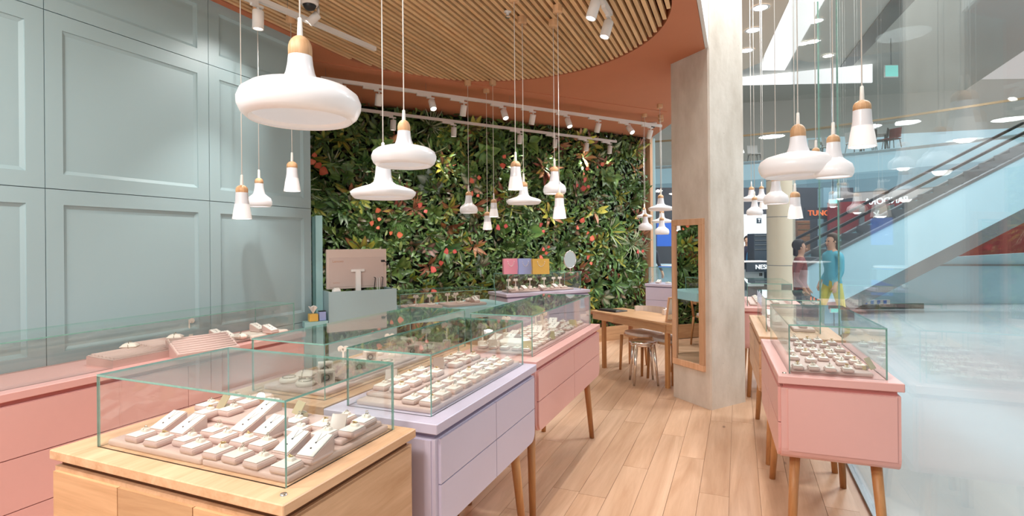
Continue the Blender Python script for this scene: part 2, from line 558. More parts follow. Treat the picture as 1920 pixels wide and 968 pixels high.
struct('wall_recess', MB().box((-5.75, 3.9, 1.75), (.1, 2.4, 3.5)).box((-4.7, 3.45, 1.75), (2.0, .08, 3.5)), 'teal_wall')

# soffit: U-shaped terracotta slab round the rounded slatted bay
cx, cy, rr = -2.01, 4.12, 1.565
outer = [(-3.66, -3.0), (-3.66, 3.0), (-5.8, 3.0), (-5.8, 4.2)]
e0 = W0 + WD * -5.9; e1 = W0 + WD * .95
outer += [(e0.x, e0.y), (e1.x, e1.y), (-.95, 8.7), (-.42, 6.0), (-.28, 5.5), (-.28, -3.0)]
inner = [(cx + rr, -3.0)] + [(cx + rr * math.cos(PI * k / 40), cy + rr * math.sin(PI * k / 40)) for k in range(41)] + [(cx - rr, -3.0)]
ce = struct('ceiling', MB().prism(outer + inner, SZ, SZ + .16), 'terracotta', label='terracotta soffit with a rounded slatted bay', cat='ceiling')
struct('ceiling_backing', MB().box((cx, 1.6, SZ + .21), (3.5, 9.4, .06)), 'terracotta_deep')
# shallow lowered band of the soffit towards the planted wall
q0 = Vector((-3.9, 4.3, 0)) - WD * 2; q1 = Vector((-1.34, 7.3, 0)) + WD * .7
struct('trim_1', MB().prism([(q0.x, q0.y), (q1.x, q1.y), (q1.x - WN.x * 2.0, q1.y - WN.y * 2.0), (q0.x - WN.x * 2.0, q0.y - WN.y * 2.0)], SZ - .008, SZ + .02), 'terracotta')
# slats of the ceiling: every batten a piece
sw, pitch = .031, .0555
nsl = int((2 * rr - .05) / pitch)
for k in range(nsl + 1):
    x = cx - rr + .03 + k * pitch
    t = rr * rr - (abs(x - cx) + sw / 2) ** 2
    if t <= 0: continue
    y1 = cy + math.sqrt(t) - .012
    b = MB().box((0, 0, 0), (sw, y1 + 2.6, .05))
    b.build('slat', 'slat', ce, (x, (y1 - 2.6) / 2, SZ + .03))
struct('trim_2', MB().box((-.262, 1.25, 4.35), (.03, 8.4, 1.8)), 'white', label='white fascia at the edge of the soffit')

# planted wall backing
c0 = W0 - WN * .14 + WD * -2.45
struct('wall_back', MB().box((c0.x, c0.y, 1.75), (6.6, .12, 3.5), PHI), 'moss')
c1 = W0 + WD * .84 - WN * .02
struct('trim_3', MB().box((c1.x, c1.y, 1.72), (.06, .3, 3.44), PHI), 'frame_wood', label='oak end board of the planted wall')

# concrete column
colp = [(-.249, 5.434), (.062, 5.86), (-.33, 6.23), (-.642, 5.80)]
bcol = MB()
def chamfered(poly, r=.015):
    out = []
    n = len(poly)
    for i in range(n):
        p, a, b = Vector(poly[i]), Vector(poly[i - 1]), Vector(poly[(i + 1) % n])
        out += [tuple(p + (a - p).normalized() * r), tuple(p + (b - p).normalized() * r)]
    return out
struct('wall_column', bcol.prism(chamfered(colp), 0, 5.2), 'concrete', label='raw concrete column carrying the framed mirror', cat='column')

# storefront panes
win = thing('window_1', 'tall clear glass storefront on the right', 'window'); win['kind'] = 'structure'
seams = [-1.2, .95, 4.886, 5.946, 8.677]
for a, b in zip(seams[:-1], seams[1:]):
    MB().box((GLASS_X + .006, (a + b) / 2, 2.61), (.012, b - a - .004, 5.18)).build('pane', 'shop_glass', win)
for a in seams[1:-1]:
    MB().box((GLASS_X + .006, a, 2.61), (.0125, .005, 5.18)).build('joint', 'glass_edge', win)
MB().box((GLASS_X + .006, 4.3, .008), (.05, 11.0, .016)).build('bottom_channel', 'steel_grey', win)
win2 = thing('window_2', 'glass storefront behind the far lavender counter', 'window'); win2['kind'] = 'structure'
for a, b in ((-1.42, -.40),):
    MB().box(((a + b) / 2, 9.81, 2.61), (b - a, .012, 5.18)).build('pane', 'shop_glass', win2)
MB().box((-1.38, 9.81, 1.75), (.05, .05, 3.4)).build('post', 'sky_blue', win2)

# high beige ceiling by the storefront and mall ceilings
struct('ceiling_high', MB().prism([(-.28, -3), (.735, -3), (.73, 9.08), (.45, 11.9), (.11, 12.3), (-3.0, 12.3), (-3.0, 10.4), (-.28, 6.2)], 5.2, 5.3), 'mall_beige', label='high beige ceiling above the storefront counters', cat='ceiling')
struct('ceiling_mall', MB().box((1.5, 13, 8.06), (15, 34, .1)), 'mall_grey')
struct('floor_mall', MB().box((9.745, 12, -.05), (18, 36, .1)).box((-3.2, 20.2, -.05), (7.9, 20, .1)), 'mall_floor')
p = [at_z(1474, -60, 7.9), at_z(1580, -60, 7.9), at_z(1471, 132, 7.9), at_z(1428, 132, 7.9)]
struct('ceiling_cove', MB().prism([(v.x, v.y) for v in p], 7.9, 7.98), 'cove_glow')
def upright(px0, px1, ytop0, ybot0, ytop1, ybot1, d0, d1, th=.1):
    """vertical panel between two pixel columns at given distances"""
    b = MB()
    a0, a1 = at_d(px0, ytop0, d0), at_d(px0, ybot0, d0)
    b0, b1 = at_d(px1, ytop1, d1), at_d(px1, ybot1, d1)
    n = (b0 - a0).cross(UP).normalized() * -th
    vs = [a0, a1, b1, b0] + [v + n for v in (a0, a1, b1, b0)]
    return b.add(vs, [(0, 1, 2, 3), (7, 6, 5, 4), (0, 4, 5, 1), (3, 2, 6, 7), (0, 3, 7, 4), (1, 5, 6, 2)])
struct('wall_mall_cove', upright(1380, 1636, 124, 159, 118, 154, 21.0, 19.5), 'cove_glow')
p = [at_z(1575, 126, 7.98), at_z(1600, 122, 7.98), at_z(1800, -90, 7.98), at_z(1800, -170, 7.98)]
struct('trim_10', MB().prism([(v.x, v.y) for v in p], 7.97, 8.0), 'steel_dark')
struct('wall_mall_upper', upright(1150, 2050, 158, 330, 146, 320, 26.0, 22.0), 'mall_grey')

# ================================================================ COUNTERS
def rounded_profile(L_, z0, z1, r, n=5):
    """(y, z) outline with rounded lower corners"""
    pts = [(0, z1), (0, z0 + r)]
    pts += [(r - r * math.cos(PI / 2 * k / n), z0 + r - r * math.sin(PI / 2 * k / n)) for k in range(1, n + 1)]
    pts += [(L_ - r + r * math.sin(PI / 2 * k / n), z0 + r - r * math.cos(PI / 2 * k / n)) for k in range(0, n + 1)]
    pts += [(L_, z1)]
    return pts
def counter(name, label, loc, rz, W, L_, mat_, groove, side='R', slab=.04, z0=.515, legs=True, rows=2, cols=2, end_panel=False, leg_in=.09, lock=None, group=None, top=TOP, wood_leg='oak_leg', r=.06, panel='Y', kind='display counter'):
    """local frame: x across (0..W), y along (0..L); drawers on the +x ('R') or -x ('L') face"""
    t = thing(name, label, kind, loc, rz, group)
    MB().rbox((W / 2, L_ / 2, top - slab / 2), (W, L_, slab), .003, 1).build('tabletop', mat_, t)
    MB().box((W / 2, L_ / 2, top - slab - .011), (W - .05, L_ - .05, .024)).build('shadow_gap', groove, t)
    zt = top - slab - .022
    pr = rounded_profile(L_ - .02, z0, zt, r)
    MB().prism([(y + .01, z) for y, z in pr], .014, W - .014, axis='x').build('body', mat_, t)
    # drawer fronts, proud of the body
    xo = W - .014 if side == 'R' else .014
    sg = 1 if side == 'R' else -1
    g = .0025
    ey = .03
    dl = (L_ - 2 * ey) / cols
    dh = (zt - z0) / rows
    for c in range(cols):
        for k in range(rows):
            y0, y1 = ey + c * dl + g, ey + (c + 1) * dl - g
            a, b = z0 + k * dh + g, z0 + (k + 1) * dh - g
            poly = [(y0, b), (y0, a), (y1, a), (y1, b)]
            if k == 0 and r > .03:
                q = r - .012
                arc0 = [(y0 + q - q * math.cos(PI / 2 * j / 4), a + q - q * math.sin(PI / 2 * j / 4)) for j in range(5)] if c == 0 else [(y0, a)]
                arc1 = [(y1 - q + q * math.sin(PI / 2 * j / 4), a + q - q * math.cos(PI / 2 * j / 4)) for j in range(5)] if c == cols - 1 else [(y1, a)]
                poly = [(y0, b)] + arc0 + arc1 + [(y1, b)]
            MB().prism(poly, xo - .004 * sg, xo + .012 * sg, axis='x').build('drawer', mat_, t)
    if end_panel:
        MB().prism([(x, z) for x, z in ((.045, zt - .004), (.045, z0 + .05), (W - .03, z0 + .05), (W - .03, zt - .004))], .004, .014, axis='y').build('end_panel', mat_, t)
    if legs:
        for sx in (0, 1):
            for sy in (0, 1):
                x = leg_in if sx == 0 else W - leg_in
                y = leg_in + .04 if sy == 0 else L_ - leg_in - .04
                dx = -.03 if sx == 0 else .03
                dy = -.06 if sy == 0 else .06
                b = MB().tube((x, y, z0 + .01), (x + dx, y + dy, .0), .026, .019, 14)
                b.build('leg', wood_leg, t)
    if lock:
        MB().lathe([(.0001, .004), (.009, .004), (.010, 0)], (lock[0], lock[1], top), 14).build('lock', 'chrome', t)
    return t

def glass_case(label, loc, rz, W, L_, H_, group=None, name='glass_case', t_=.006):
    """five bonded panes; origin at near-left-bottom corner"""
    t = thing(name, label, 'glass case', loc, rz, group)
    def pane(c, s, nax):
        b = MB()
        b.box(c, s)
        # face order of box: -x, +x, -y, +y, -z, +z
        mi = [1] * 6
        mi[nax * 2] = mi[nax * 2 + 1] = 0
        b.mi = mi
        b.build('pane', ['glass', 'glass_edge'], t)
    pane((W / 2, L_ / 2, H_ - t_ / 2), (W, L_, t_), 2)
    hz = H_ - t_ - .0008
    pane((W / 2, t_ / 2, hz / 2), (W, t_, hz), 1)
    pane((W / 2, L_ - t_ / 2, hz / 2), (W, t_, hz), 1)
    pane((t_ / 2, L_ / 2, hz / 2), (t_, L_ - 2 * t_ - .001, hz), 0)
    pane((W - t_ / 2, L_ / 2, hz / 2), (t_, L_ - 2 * t_ - .001, hz), 0)
    return t

HG = .244
G_CASE = None
# near oak counter (A) and its case
counter('display_counter', 'near oak counter with a glass case in the lower left foreground', (-2.12, 1.05, 0), 0, 1.03, .622, 'oak', 'oak_dark', side='R', slab=.032, z0=.12, legs=False, rows=2, cols=1, r=.02, lock=(.985, .045))
glass_case('large near glass case on the oak counter, full of slanted cards and ring blocks', (-1.995, 1.125, TOP), 0, .835, .51, HG)
# oak front drawers of the near counter (face towards the camera)
near = [o for o in COL.objects if o.name == 'display_counter'][0]
for c in range(3):
    MB().box((.02 + .335 * (c + .5), .006, .49), (.331, .012, .74)).build('drawer', 'oak_x', near)
# oak counter behind it on the staff side (D)
counter('display_counter', 'long oak counter behind the near one, under the case of watch boxes and frames', (-2.17, 1.756, 0), 0, .575, 1.45, 'oak', 'oak_dark', z0=.515, lock=None)
glass_case('low clear glass case over open box frames and round stands', (-2.085, 1.83, TOP), 0, .427, 1.31, HG)
# lavender counter (B)
counter('display_counter', 'lavender lacquered counter with four drawers in the middle foreground', (-1.578, 1.734, 0), 0, .538, 1.075, 'lavender', 'lavender_dark', end_panel=True)
glass_case('glass case on the lavender counter over rows of small ring blocks', (-1.515, 1.804, TOP), 0, .408, .975, HG)
# pink counter (C)
counter('display_counter', 'pink lacquered counter behind the lavender one, beside the aisle', (-1.60, 2.868, 0), 0, .54, 1.52, 'pink', 'pink_dark', end_panel=True)
glass_case('glass case on the pink aisle counter, crowded with cards and blocks', (-1.538, 2.975, TOP), 0, .41, 1.36, HG)
# pink counter along the teal wall (G)
counter('display_counter', 'pink counter along the teal wall with drawers facing the room', (-3.635, -.6, 0), 0, .515, 3.85, 'pink', 'pink_dark', z0=.12, cols=4, rows=3, legs=False, r=.02)
glass_case('long glass case against the teal wall over pillows and slanted trays', (-3.61, .2, TOP), 0, .41, 3.01, .226)
# right hand pink counter (H)
RZ = .038
counter('display_counter', 'right hand pink counter on splayed oak legs, nearest the storefront', (.178, 3.0, 0), RZ, .535, 1.09, 'pink', 'pink_dark', side='L', end_panel=True, z0=.505, lock=(.035, .06))
glass_case('glass case on the right hand pink counter by the storefront', (.232, 3.062, TOP), RZ, .425, .98, .25)
# right hand oak counter (I)
counter('display_counter', 'right hand oak counter between two pink ones at the storefront', (.13, 4.19, 0), RZ, .535, 1.2, 'oak', 'oak_dark', side='L', z0=.52)
glass_case('glass case on the right hand oak counter', (.185, 4.43, TOP), RZ, .36, .86, .242)
# far right pink counter (J)
counter('display_counter', 'far pink counter beyond the oak one at the storefront', (.03, 5.98, 0), RZ, .6, 1.2, 'pink', 'pink_dark', side='L', z0=.5)
glass_case('small glass case on the far pink counter', (.08, 6.1, TOP), RZ, .42, .9, .24)
# lavender counter at the back by the column (K)
KZ = math.radians(-14)
counter('display_counter', 'far lavender counter between the planted wall and the column', (-1.42, 8.95, 0), KZ, 1.1, .5, 'lavender', 'lavender_dark', side='R', z0=.42, legs=False, r=.02)
kq = [o for o in COL.objects if o.name.startswith('display_counter')][-1]
for k in range(2):
    MB().box((.55, .006, .46 + .21 + (k - .5) * .205), (1.06, .012, .2)).build('drawer', 'lavender', kq)
glass_case('glass case on the far lavender counter near the column', (-1.36, 9.0, TOP), KZ, .98, .4, .27)
# back lavender counter (F)
FZ = math.radians(51.4)
counter('display_counter', 'back lavender counter before the planted wall, under the paper bags', (-2.84, 6.543, 0), FZ, 1.375, .56, 'lavender', 'lavender_dark', z0=.12, legs=False, r=.02, cols=1)
fq = [o for o in COL.objects if o.name.startswith('display_counter')][-1]
for k in range(3):
    MB().box((.687, .006, .13 + .245 * (k + .5)), (1.33, .012, .24)).build('drawer', 'lavender', fq)
f0 = Vector((-2.84, 6.543, 0)); fx = Vector((math.cos(FZ), math.sin(FZ), 0)); fy = Vector((-fx.y, fx.x, 0))
p = f0 + fx * .06 + fy * .07
glass_case('glass case on the back lavender counter with bags and a mirror on its lid', (p.x, p.y, TOP), FZ, 1.2, .42, .262)

# teal cash desk (E): slab on oak legs, low case, upright screen box
EZ = math.radians(54.9)
ex = Vector((math.cos(EZ), math.sin(EZ), 0)); ey_ = Vector((-ex.y, ex.x, 0))
eo = Vector((-3.10, 4.49, 0)) - ey_ * .085 - ex * .95       # front left corner of the slab
t = thing('cash_desk', 'teal cash desk on oak legs before the planted wall', 'desk', (eo.x, eo.y, 0), EZ)
EL = 2.28
MB().rbox(((EL + .24) / 2, .36, TOP - .055), (EL - .24, .72, .11), .003, 1).build('desk_top', 'teal', t)
for lx, ly in ((.34, .66), (1.25, .64), (2.16, .08), (2.16, .64)):
    MB().tube((lx, ly, TOP - .11), (lx, ly, 0), .024, .02, 12).build('leg', 'oak_leg', t)
# upright box that hides the screen, panel down to the floor
bx0, bx1 = .235, .875
b = MB().box(((bx0 + bx1) / 2, -.012, .6), (bx1 - bx0, .024, 1.15)).box((bx0 + .012, .14, .99), (.024, .28, .37)).box((bx1 - .012, .14, .99), (.024, .28, .37))
b.build('screen_box', 'teal_wall', t)
p = Vector((-3.10, 4.49, 0))
glass_case('low glass case on the teal cash desk', (p.x, p.y, TOP), EZ, 1.10, .5, .18)

# ================================================================ JEWELLERY DISPLAYS
rng = random.Random(11)
T1 = TOP + .022       # top of a base tray
T2 = TOP + .040       # top of a raised tray

def tray(label, x0, y0, x1, y1, z0, h, rz=0, org=None, group=None, mat_='tray'):
    """flat leatherette tray; corners given in the frame of org/rz"""
    cx_, cy_ = (x0 + x1) / 2, (y0 + y1) / 2
    if org is not None:
        R = Matrix.Rotation(rz, 2)
        v = R @ Vector((cx_, cy_)); cx_, cy_ = org[0] + v.x, org[1] + v.y
    o = MB().rbox((0, 0, h / 2), (x1 - x0, y1 - y0, h), .008, 3).build('display_tray', mat_, None, (cx_, cy_, z0), rz)
    return tag(o, label, 'tray', group)

proto = {}
def put(kind, x, y, z, rz, label, group, cat, name):
    """first use builds the display with its parts, later ones copy it"""
    if kind not in proto:
        t = thing(name, label, cat, (x, y, z), rz, group)
        BUILD[kind](t)
        proto[kind] = t
        return t
    r_ = dup(proto[kind], (x, y, z), rz, label, group)
    if group is None and 'group' in r_: del r_['group']
    return r_

def b_block(t, s=(.066, .074, .021)):
    t = MB().rbox((0, 0, s[2] / 2), s, .008, 2).build('base', 'tray', t)
    MB().rbox((0, -.001, s[2] + .0012), (s[0] - .012, s[1] - .010, .003), .001, 1).build('pad', 'pad', t)
    MB().rbox((0, s[1] * .2, s[2] + .007), (s[0] * .42, s[1] * .24, .012), .004, 2).build('ring_holder', 'ivory', t)
def b_block_small(t):
    b_block(t, (.054, .062, .018))
def b_slant(t, w_=.066, l=.095, h=.058):
    MB().rbox((0, -.004, .008), (w_ + .004, l + .004, .016), .007, 2).build('base', 'tray', t)
    poly = [(-l / 2, .014), (l / 2, .014), (l / 2, h), (-l / 2, .02)]
    MB().prism(poly, -w_ / 2, w_ / 2, axis='x').build('wedge', 'tray', t)
    a = math.atan2(h - .02, l)
    R = Matrix.Rotation(a, 3, 'X')
    b_ = MB().rbox((0, 0, (h + .02) / 2 + .0025), (w_ - .006, math.hypot(l, h - .02) - .006, .004), .001, 1, R); cd = b_.build('card', 'pad', t)
    q0 = Vector((0, 0, (h + .02) / 2 + .005))
    b = MB().tube(q0 + R @ Vector((.010, .045, 0)), q0 + R @ Vector((0, .006, 0)), .0006, n=4).tube(q0 + R @ Vector((-.010, .045, 0)), q0 + R @ Vector((0, .006, 0)), .0006, n=4)
    b.sphere(q0 + R @ Vector((0, .004, 0)), .0032, 8, 0, (1, 1, 1)).sphere(q0 + R @ Vector((0, -.02, 0)), .0032, 8)
    b.build('necklace', 'gem_dark', cd)
def b_stand(t, h=.085, disc=.016):
    MB().box((0, 0, .006), (.034, .034, .012)).build('base', 'ivory', t)
    MB().box((0, 0, h / 2 + .006), (.009, .006, h)).build('stem', 'ivory', t)
    b = MB()
    R = Matrix.Rotation(PI / 2, 3, 'X')
    for s in (-1, 1):
        b.lathe([(.0001, -.003), (disc, -.003), (disc, .003), (.0001, .003)], (s * disc * .92, 0, h + .006), 16, R=R, smooth=False)
    hd = b.build('earring_head', 'ivory', t)
    for s in (-1, 1):
        MB().sphere((s * disc * .92, -.006, h - .006), .003, 8).tube((s * disc * .92, -.005, h + .004), (s * disc * .92, -.005, h - .006), .0008, n=4).build('earring', 'silver', hd)
def b_tall(t):
    b_stand(t, .13, .018)
    MB().box((0, 0, .02), (.045, .045, .04)).build('plinth', 'ivory', t)
def b_frame(t, s=.07, h=.06, d=.05):
    b = MB()
    w_ = .008
    b.box((0, 0, w_ / 2), (s, d, w_)).box((0, 0, h - w_ / 2), (s, d, w_)).box((-s / 2 + w_ / 2, 0, h / 2), (w_, d, h - 2 * w_)).box((s / 2 - w_ / 2, 0, h / 2), (w_, d, h - 2 * w_))
    t = b.build('box_frame', 'ivory', t)
    MB().box((0, d / 2 - .003, h / 2), (s - .002, .004, h - .002)).build('back', 'tray', t)
    MB().box((0, d / 2 - .02, h / 2), (s - 2 * w_, .003, h - 2 * w_)).build('insert', 'pad', t)
    MB().torus((0, -.004, h * .42), .013, .003, 14, 6, rot=Matrix.Rotation(PI / 2, 3, 'X')).build('charm', 'gem_dark', t)
def b_round(t):
    t = MB().lathe([(.0001, 0), (.04, 0), (.044, .006), (.044, .016), (.038, .022), (.0001, .022)], (0, 0, 0), 24).build('cushion', 'ivory', t)
    MB().torus((0, 0, .025), .03, .0025, 20, 6).build('bangle', 'silver', t)
def b_pillow(t):
    n = 10
    vs, fs = [], []
    for s in (1, -1):
        for i in range(n + 1):
            for j in range(n + 1):
                u, v = -1 + 2 * i / n, -1 + 2 * j / n
                pin = 1 - .12 * (1 - abs(u) ** 2) * abs(v) ** 3
                pin2 = 1 - .12 * (1 - abs(v) ** 2) * abs(u) ** 3
                hgt = .022 * ((1 - u * u) * (1 - v * v)) ** .45
                vs.append((u * .046 * pin2, v * .036 * pin, .022 + s * hgt))
    k = (n + 1) ** 2
    for i in range(n):
        for j in range(n):
            a = i * (n + 1) + j
            fs.append((a, a + n + 1, a + n + 2, a + 1))
            fs.append((k + a, k + a + 1, k + a + n + 2, k + a + n + 1))
    b = MB().add(vs, fs, 0, True)
    t = b.build('cushion', 'ivory', t)
    MB().torus((0, 0, .022), .031, .0022, 20, 6, rot=Matrix.Rotation(PI / 2, 3, 'Y')).build('bracelet', 'silver', t)
def b_card(t):
    R = Matrix.Rotation(math.radians(-32), 3, 'X')
    MB().rbox((0, 0, .032), (.06, .004, .062), .001, 1, R).build('plate', 'acrylic', t)
    MB().rbox((0, .018, .009), (.05, .02, .018), .002, 1).build('foot', 'acrylic', t)
def b_card_grey(t):
    R = Matrix.Rotation(math.radians(-32), 3, 'X')
    MB().rbox((0, 0, .032), (.054, .004, .06), .001, 1, R).build('plate', 'acrylic_grey', t)
    MB().rbox((0, .018, .009), (.045, .02, .018), .002, 1).build('foot', 'acrylic_grey', t)
BUILD = dict(block=b_block, small=b_block_small, slant=b_slant, stand=b_stand, tall=b_tall, frame=b_frame, round=b_round, pillow=b_pillow, card=b_card, card_grey=b_card_grey)

def ring_proto(kind):
    b = MB()
    R = Matrix.Rotation(PI / 2, 3, 'Y')
    if kind == 0:
        b.torus((0, 0, .0085), .0085, .0016, 16, 6, rot=R).sphere((0, 0, .0185), .0034, 8)
    elif kind == 1:
        for k in range(3):
            b.torus((-.004 + .004 * k, .001 * k, .007), .0085, .0012, 14, 5, rot=R)
        for k in range(3):
            b.sphere((-.006 + .006 * k, 0, .017), .0028, 8)
    else:
        b.torus((0, 0, .0085), .0085, .0015, 16, 6, rot=R)
        for k in range(5):
            b.sphere((.006 * math.cos(k * 1.257), .003, .019 + .006 * math.sin(k * 1.257)), .0026, 7)
    return b.mesh('ring', 'silver' if kind != 1 else 'gold')
RINGS = [ring_proto(k) for k in range(3)]
def ring(x, y, z, label, group, k):
    o = bpy.data.objects.new('ring', RINGS[k % 3]); COL.objects.link(o)
    o.location = (x, y, z); o.rotation_euler = (0, 0, rng.uniform(-.5, .5))
    tag(o, label, 'ring', group)

# ---------------- near oak case (A)
tray('left base tray in the near oak case, up to the seam', -1.975, 1.145, -1.523, 1.62, TOP, .022)
tray('right base tray in the near oak case, at the glass corner', -1.519, 1.145, -1.172, 1.62, TOP, .022)
tray('raised tray at the right end of the near oak case', -1.345, 1.385, -1.185, 1.60, T1, .018)
tray('raised tray at the rear left of the near oak case', -1.90, 1.40, -1.53, 1.60, T1, .016)
A_low = [(120, 440), (290, 480), (545, 480), (620, 540), (790, 400), (870, 455), (825, 585), (1000, 620), (1060, 490), (1230, 520), (1195, 665), (1440, 710)]
A_back = [(725, 175), (715, 240), (930, 215), (1080, 150), (960, 118)]
LB = 'small blush ring block with a cream top in the near oak case'
def A(cx_, cy_): return 240 + cx_ * .2066, 720 + cy_ * .2066
def A4(cx_, cy_): return 500 + cx_ * .2066, 720 + cy_ * .2066
kk = 0
NUM = ('one', 'two', 'three', 'four', 'five', 'six', 'seven', 'eight', 'nine', 'ten', 'eleven', 'twelve')
ORD = ('first', 'second', 'third', 'fourth', 'fifth', 'sixth', 'seventh', 'eighth', 'ninth')
def blocks(pts, z, label, group, kind='block', rings=True, rz=0.0, rl=None):
    global kk
    hgt = {'block': .024, 'small': .021}[kind]
    lab0, rl0 = label, rl
    for n_, p_ in enumerate(pts):
        if callable(lab0): label, rl = lab0(n_), rl0(n_)
        v = at_z(p_[0], p_[1], z + hgt)
        put(kind, v.x, v.y, z, rz + rng.uniform(-.05, .05), label, group, 'ring block', 'ring_block')
        if rings:
            ring(v.x, v.y + (.015 if kind == 'block' else .012), z + hgt - .003, rl, 'rings ' + group.split(' ', 2)[2] if group else None, kk)
        kk += 1
RA = 'tiny silver ring set on a ring block in the near oak case'
gA = 'ring blocks in the near oak case'
A_front = [A_low[k] for k in (0, 1, 2, 3, 6, 7, 10, 11)]
A_sec = [A_low[k] for k in (4, 5, 8, 9)]
def lab_of(where):
    return lambda n: 'blush ring block, %s from left, %s' % (ORD[n], where), lambda n: 'ring on the %s block from left, %s' % (ORD[n], where)
for pts_, z_, where in (([A(*p_) for p_ in A_front], T1, 'front row of the near oak case'), ([A(*p_) for p_ in A_sec], T1, 'second row of the near oak case'),
                        ([A(*p_) for p_ in A_back], TOP + .038, 'rear raised group of the near oak case'),
                        ([A4(265, 318), A4(285, 395), A4(510, 352)], T1, 'rear middle row of the near oak case'),
                        ([A4(525, 430), A4(700, 290), A4(775, 395), A4(880, 315)], T2, 'raised right tray of the near oak case')):
    l1, l2 = lab_of(where)
    blocks(pts_, z_, l1, gA, rl=l2)
for q_, lab in ((A(365, 330), 'slanted jewellery card at the far left of the near oak case'),
               (A(545, 365), 'slanted card with a dark charm, second from left in the near oak case'),
               (A(1085, 345), 'slanted card just left of the middle of the near oak case'),
               (A(1290, 370), 'slanted card in the middle of the near oak case'),
               (A(1250, 205), 'slanted card furthest back in the near oak case'),
               (A4(225, 520), 'slanted card right behind the near glass corner post'),
               (A4(440, 555), 'slanted card nearest the right hand pane of the near oak case')):
    v = at_z(q_[0], q_[1], T1 + .04)
    put('slant', v.x, v.y, T1, rng.uniform(-.04, .04), lab, 'slanted cards in the near oak case', 'jewellery card', 'jewellery_card')
for q_, lab, z in ((A(860, 175), 'gold tinted price card among the ring blocks at the rear left', TOP + .038), (A4(285, 235), 'gold tinted price card at the rear of the near oak case', T1)):
    v = at_z(q_[0], q_[1], z + .03)
    put('card', v.x, v.y, z, -.35, lab, None, 'price card', 'price_card')
v = at_z(*A4(650, 360), T2 + .03)
put('card_grey', v.x, v.y, T2, .3, 'smoky price card on the raised tray of the near oak case', None, 'price card', 'price_card')
# loose rings lying in front of blocks
for n_, q_ in enumerate((A(465, 552), A(740, 660), A(1000, 440), A4(312, 663), A4(382, 676))):
    v = at_z(q_[0], q_[1], T1)
    o = MB().torus((0, 0, .003), .0085, .003, 14, 6).build('ring', 'gem_dark', None, (v.x, v.y, T1))
    tag(o, '%s dark ring from the left lying flat at the foot of the blocks' % ORD[n_], 'ring', 'dark rings in the near oak case')

# ---------------- lavender case (B)
tray('base tray across the lavender counter case', -1.49, 1.83, -1.122, 2.765, TOP, .022)
tray('raised tray on the left half of the lavender counter case', -1.483, 1.885, -1.305, 2.70, T1, .018)
LBb = 'small blush ring block in the rows of the lavender counter case'
RB = 'tiny silver ring on a block in the lavender counter case'
gB = 'ring blocks in the lavender counter case'
def grid(pts, z, label, group, kind, rz=0.0, rings=None, rg=None, org=None):
    global kk
    for x, y in pts:
        if org is not None:
            q_ = Matrix.Rotation(rz, 2) @ Vector((x, y)); x, y = org[0] + q_.x, org[1] + q_.y
        put(kind, x, y, z, rz + rng.uniform(-.05, .05), label, group, 'ring block', 'ring_block')
        if rings:
            ring(x, y + .015, z + .021, rings, rg, kk)
        kk += 1
for k in range(9):
    for x_, w_ in ((-1.240, 'inner low row'), (-1.160, 'low aisle row')):
        grid([(x_ + rng.uniform(-.003, .003), 1.88 + .098 * k)], T1, '%s ring block from the near end, %s, lavender case' % (ORD[k], w_), gB, 'block', 0, 'ring on the %s block from the near end, %s, lavender case' % (ORD[k], w_), 'rings in the lavender counter case')
for k in range(8):
    if k in (4,): continue
    for x_, w_ in ((-1.438, 'left raised row'), (-1.352, 'right raised row')):
        grid([(x_, 1.95 + .098 * k)], T2, '%s ring block from the near end, %s, lavender case' % (ORD[k], w_), gB, 'block', 0, 'ring on the %s block from the near end, %s, lavender case' % (ORD[k], w_), 'rings in the lavender counter case')
put('card_grey', -1.475, 2.06, T2, .5, 'smoky price card at the left edge of the lavender counter case', None, 'price card', 'price_card')
put('card_grey', -1.40, 2.36, T2, .7, 'smoky tilted price card midway along the lavender counter case', None, 'price card', 'price_card')

# ---------------- pink aisle case (C)
tray('base tray across the pink aisle counter case', -1.51, 3.0, -1.15, 4.29, TOP, .018)
tray('white raised pad near the front of the pink aisle case', -1.44, 3.13, -1.26, 3.30, TOP + .018, .03, mat_='pad')
LC = 'tiny blush block among the crowded rows of the pink aisle case'
gC = 'blocks in the pink aisle case'
for k in range(15):
    for j in range(5):
        x = -1.475 + j * .072 + rng.uniform(-.006, .006)
        y = 3.045 + k * .083 + rng.uniform(-.008, .008)
        if 3.10 < y < 3.34 and j in (1, 2, 3): continue
        if rng.random() < .12: continue
        grid([(x, y)], TOP + .018, 'tiny blush block in the pink aisle case, %s, %s' % (('leftmost row', 'second row from left', 'middle row', 'second row from the aisle', 'row nearest the aisle')[j], ('near end', 'middle', 'far end')[min(2, k // 5)]), gC, 'small')
for x, y, lab in ((-1.475, 3.20, 'slanted card at the front left of the pink aisle case'), (-1.42, 3.37, 'slanted card behind the white pad of the pink aisle case'), (-1.33, 3.62, 'slanted card midway in the pink aisle case'), (-1.28, 3.84, 'slanted card past the middle of the pink aisle case'), (-1.22, 3.42, 'slanted card near the aisle pane of the pink case'), (-1.36, 4.05, 'slanted card near the far end of the pink aisle case')):
    put('slant', x, y, TOP + .018, rng.uniform(-.3, .3), lab, 'slanted cards in the pink aisle case', 'jewellery card', 'jewellery_card')
for x, y, lab in ((-1.495, 3.06, 'tall earring stand at the near left corner of the pink aisle case'), (-1.425, 3.10, 'second tall earring stand from the near left corner of the pink aisle case'), (-1.48, 3.40, 'tall earring stand by the left pane of the pink aisle case'), (-1.38, 3.72, 'tall earring stand in the middle of the pink aisle case'), (-1.34, 3.76, 'twin of the tall earring stand in the middle of the pink case'), (-1.44, 4.0, 'tall earring stand near the far end of the pink aisle case')):
    put('tall', x, y, TOP + .018, rng.uniform(-.2, .2), lab, 'earring stands in the pink aisle case', 'earring stand', 'earring_stand')
